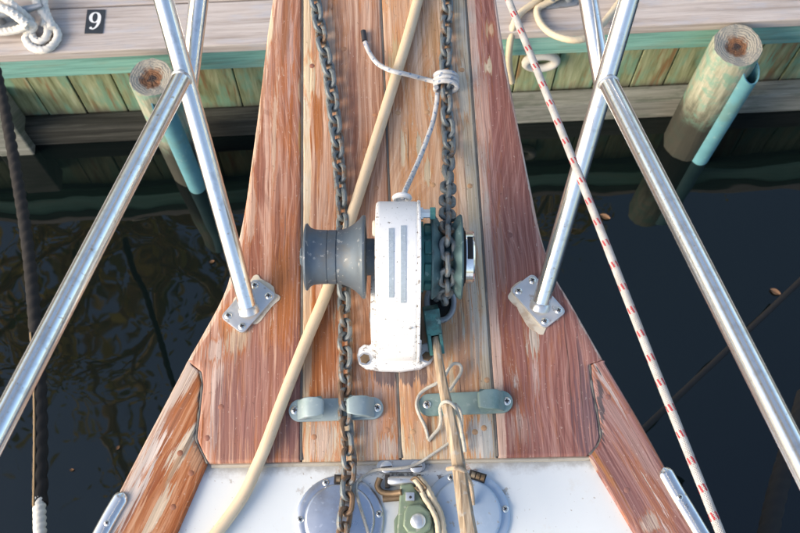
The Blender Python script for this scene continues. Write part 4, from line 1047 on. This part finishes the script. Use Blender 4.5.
# ================================================================== lines and hose on deck
def rope(name, pts, r, mat, label, cat, n=14, step=.005, closed=False):
    o = add(name, sweep(resample(smooth(pts, 12), step), r, n), mat); return tag(o, label, cat)
hz = .0098
rope('deck_hose', [P(x, y, hz) for x, y in [(434, -60), (418, 0), (407, 40), (386, 108), (366, 172), (351, 218), (337, 262), (325, 296), (304, 346), (282, 402), (268, 440)]] + [P(257, 466, .004), P(243, 496, .000), P(218, 531, -.001), P(185, 570, -.001), P(140, 620, .01)],
     .0083, 'hose', 'smooth cream hose running under the drum and across the deck', 'hose', n=20, step=.008)
rope('red_fleck_line', [P(476, -80, .20), P(508.5, 0, .225), P(575, 165, .262), P(640, 331, .30), P(720.5, 533, .335), P(775, 670, .36)], .0048, 'redrope', 'taut white line with red flecks crossing the starboard rail leg', 'rope', step=.01)
# thin line from the windlass eye to the chain, its end whipped black
kz = .012
tl = thing('thin_white_line', P(430, 130, 0), 'thin blue-flecked white line knotted round the chain, black tip', 'rope')
kc = P(446, 83, zc)
wr = []
for i in range(50):
    a = 2 * math.pi * i / 16; wr.append(kc + Vector((-.0165 * math.cos(a), .010 - .0075 * i / 16, .004 + .0145 * math.sin(a))))
add('line', sweep(resample(smooth([eyep + Z * .004 - Y * .004, eyep + Vector((.004, .010, .0)), P(411, 178, .075), P(421, 155, .035), P(432, 125, .012), P(436.5, 104, .010), P(437.5, 92, .012)], 10), .004), .0037, 12), 'bluerope', tl)
add('knot', sweep(smooth(wr, 2), .0038, 10), 'bluerope', tl)
endp = [P(436, 82, .016), P(424, 79, .010), P(405, 74, .030), P(392, 71, .034), P(378, 64, .012), P(369, 52, .006), P(364.5, 40, .005)]
add('line', sweep(resample(smooth(endp, 10), .004), .0037, 12), 'bluerope', tl)
add('whipped_end', sweep([P(364.6, 41, .005), P(364, 36, .005), P(363.2, 31, .005)], .0042, 12), 'tape', tl)
# wooden windlass handle stuck in the socket
h0, h1 = P(435.5, 338, .034), P(474, 556, .066)
hs = thing('wooden_handle', h0, 'weathered wooden handle stuck in the windlass socket and tied with cord', 'handle')
hd = (h1 - h0).normalized(); hsd = hd.cross(Z).normalized(); hup = hsd.cross(hd); V, Fc = [], []
N_ = 24
for i in range(N_ + 1):
    f = i / N_; c = h0.lerp(h1, f) + hsd * .0012 * math.sin(f * 9); w_ = .0052 + .0052 * min(1, f * 1.1); hh = .006 + .003 * f
    for a, b in ((-1, -.6), (-1, .5), (-.6, 1), (.35, 1), (1, .45), (1, -.6), (.6, -1), (-.6, -1)): V.append(c + hsd * w_ * a + hup * hh * b)
for i in range(N_):
    for j in range(8): Fc.append((i * 8 + j, i * 8 + (j + 1) % 8, (i + 1) * 8 + (j + 1) % 8, (i + 1) * 8 + j))
Fc += [tuple(range(8)), tuple(range(N_ * 8, N_ * 8 + 8))[::-1]]
add('shaft', (V, Fc), 'stick', hs, ang=25)
lc = thing('lashing_cord', P(440, 420, 0), 'thin pale cord looped loosely round the wooden handle', 'cord')
def cord(pts, r=.0024, mat='cord'): add('strand', sweep(resample(smooth([P(*p) for p in pts], 10), .003), r, 10), mat, lc)
cord([(449, 391, .010), (455, 382, .008), (461, 372, .006), (460, 365, .008), (454, 363.5, .010), (449, 368, .012), (444, 377, .014), (437, 383, .012), (428, 387.5, .008), (420, 394, .006), (416.5, 404, .010), (419, 414, .010), (424, 424, .004), (427, 433, .003), (428.5, 441, .003)])
cord([(428.5, 441, .003), (433, 435, .004), (439, 428, .008), (441, 419, .014), (440, 409, .026), (443, 402.5, .052), (449, 402, .058), (455, 407, .052), (459, 417, .030), (461.5, 430, .014), (463.5, 442, .010), (465, 452, .004)])
cord([(455, 404, .036), (460, 410, .020), (462, 424, .008), (460, 440, .006), (452, 441, .008), (440, 449, .004), (428, 457, .003), (417, 464, .002), (405, 467.5, .006), (390, 469, .006), (376, 470, -.002), (366, 475, -.006), (358, 481, .004), (356, 488, .003), (359, 502, .002), (366, 525, .002), (372, 545, .001)], .0020)
cord([(448, 469, .030), (453, 468, .064), (459, 468.5, .066), (465, 472, .058), (469.5, 481, .030), (472, 492, .012), (473, 505, .004)], .0030, 'tan_cord')

# ================================================================== mooring line and dark lines over the water
sp = [P(-12, 40, -1.05), P(2, 96, -.98), P(14, 160, -.90), P(27, 240, -.78), P(35, 320, -.66), P(40, 400, -.56), P(40, 505, -.46)]
ms = thing('sleeved_mooring_line', sp[0], 'mooring line in a stitched black sleeve, white rope at its end', 'rope')
sps = resample(smooth(sp, 12), .006)
add('sleeve', sweep(sps, .0148, 14, lobes=2, pitch=.075, amp=.26), 'sleeve', ms)
stp = [p + Vector((-.006, -.004, .0150)) for p in sps[int(len(sps) * .72):]]
add('stitching', sweep(stp, .0022, 8, lobes=2, pitch=.012, amp=.3), 'stitch', ms)
add('rope_end', sweep(resample(smooth([P(39, 500, -.462), P(39.5, 512, -.45), P(40, 533, -.43), P(42, 570, -.40), P(46, 640, -.33)], 10), .003), .0118, 15, lobes=3, pitch=.04, amp=.25), 'whiterope', ms)
sp2 = [P(806, 395, -1.15), P(800, 418, -1.1), P(789, 452, -1.05), P(778, 490, -1.0), P(769, 530, -.95), P(755, 600, -.85)]
tag(add('thick_dark_line', sweep(resample(smooth(sp2, 10), .006), .024, 14, lobes=2, pitch=.08, amp=.16), 'sleeve'), 'thick black line below the starboard side rail', 'rope')  # thick dark sweep below the starboard rail
sp3 = [P(850, 232, -1.45), P(800, 281, -1.40), P(740, 338, -1.36), P(690, 385, -1.30), P(648, 425, -1.22), P(590, 480, -1.1)]
tag(add('reflected_line', sweep(resample(smooth(sp3, 8), .02), .0085, 10), 'sleeve'), 'thin dark line standing in for a reflection by the starboard cap rail', 'rope')  # solid tube standing in for a line's reflection on the water
# fallen leaves and a twig afloat
def leaf(px, py, ln, ang, mat='dead_leaf'):
    c = P(px, py, water_z + .003); V, Fc = [], []
    d = Vector((math.cos(ang), math.sin(ang), 0)); s = Vector((-d.y, d.x, 0))
    for i in range(7):
        f = i / 6; w_ = ln * .28 * math.sin(math.pi * (f * .94 + .03)) ** .8
        for k in (-1, 0, 1): V.append(c + d * (f - .5) * ln + s * w_ * k + Z * (.004 * abs(k) + .003 * (f - .5) ** 2))
    for i in range(6):
        for k in (0, 1): Fc.append((i * 3 + k, i * 3 + k + 1, (i + 1) * 3 + k + 1, (i + 1) * 3 + k))
    return add('floating_leaf', (V, Fc), mat)
for i, (x, y, l, a) in enumerate([(605, 217, .035, -.4), (775, 292, .035, -.5), (150, 500, .016, .2), (118, 448, .016, .9), (72, 470, .014, .2), (212, 262, .018, .4)]):
    tag(leaf(x, y, l, a), ('brown leaf afloat between the starboard leg and the red-flecked line', 'brown leaf afloat next to the slanting dark line',
        'tiny leaf afloat by the port cap rail, above the metal strip', 'tiny leaf afloat off the port scarf joint', 'tiny leaf afloat right beside the black sleeve', 'tiny leaf afloat beside the port rail leg')[i], 'leaf', 'leaves floating on the water')
# ================================================================== the tree that leans over the berth (seen mirrored in the water)
def tree(base, lean, h, seed, nl, label, limbs):
    rng = random.Random(seed); t = thing('overhanging_tree', base, label, 'tree', 'trees behind the dock')
    b = Vector(base); top = b + Vector(lean); parts = []; tips = []
    trunk = smooth([b - Z * .3, b.lerp(top, .3) + Vector((.2, .1, .3)), b.lerp(top, .65) + Vector((-.2, 0, .5)), top], 6)
    parts.append(sweep(trunk, lambda u: .19 * (1 - .75 * u), 10)[:2])
    for i in range(limbs):
        f = rng.uniform(.35, 1); s = trunk[int(f * (len(trunk) - 1))]
        d = Vector((rng.uniform(-1, 1), rng.uniform(-1.3, .5), rng.uniform(-.1, .55))).normalized(); L = rng.uniform(1.3, 2.8)
        e = s + d * L; mid_ = s.lerp(e, .5) + Vector((rng.uniform(-.3, .3), rng.uniform(-.3, .3), .25))
        lp = smooth([s, mid_, e], 6); parts.append(sweep(lp, lambda u: .095 * (1 - .75 * u), 7)[:2])
        for j in range(5):
            s2 = lp[rng.randrange(4, len(lp))]; d2 = (d + Vector((rng.uniform(-1, 1), rng.uniform(-1, 1), rng.uniform(-.6, .6)))).normalized()
            e2 = s2 + d2 * rng.uniform(.5, 1.1); parts.append(sweep(smooth([s2, s2.lerp(e2, .5) + Z * .08, e2], 3), lambda u: .034 * (1 - .8 * u), 5)[:2]); tips += [e2, s2.lerp(e2, .6)]
    add('trunk', join(*parts), 'bark', t)
    V, Fc = [], []
    for i in range(nl):
        c = rng.choice(tips) + Vector((rng.gauss(0, .22), rng.gauss(0, .22), rng.gauss(0, .18)))
        d = Vector((rng.uniform(-1, 1), rng.uniform(-1, 1), rng.uniform(-1, .4))).normalized(); s = d.orthogonal().normalized(); s = (s * math.cos(i) + d.cross(s) * math.sin(i))
        L = rng.uniform(.07, .14); o = len(V)
        V += [c, c + d * L * .5 + s * L * .25, c + d * L, c + d * L * .5 - s * L * .25]; Fc.append((o, o + 1, o + 2, o + 3))
    add('crown', (V, Fc), 'leaf', t, smooth=False)
tree((-4.2, 7.4, -1.3), (1.9, -3.4, 6.6), 8, 3, 5200, 'leafy tree leaning over the water from the bank, port side', 26)
tree((2.0, 9.2, -1.3), (-.5, -3.2, 7.6), 8, 11, 6000, 'leafy tree on the bank straight ahead of the bow', 13)
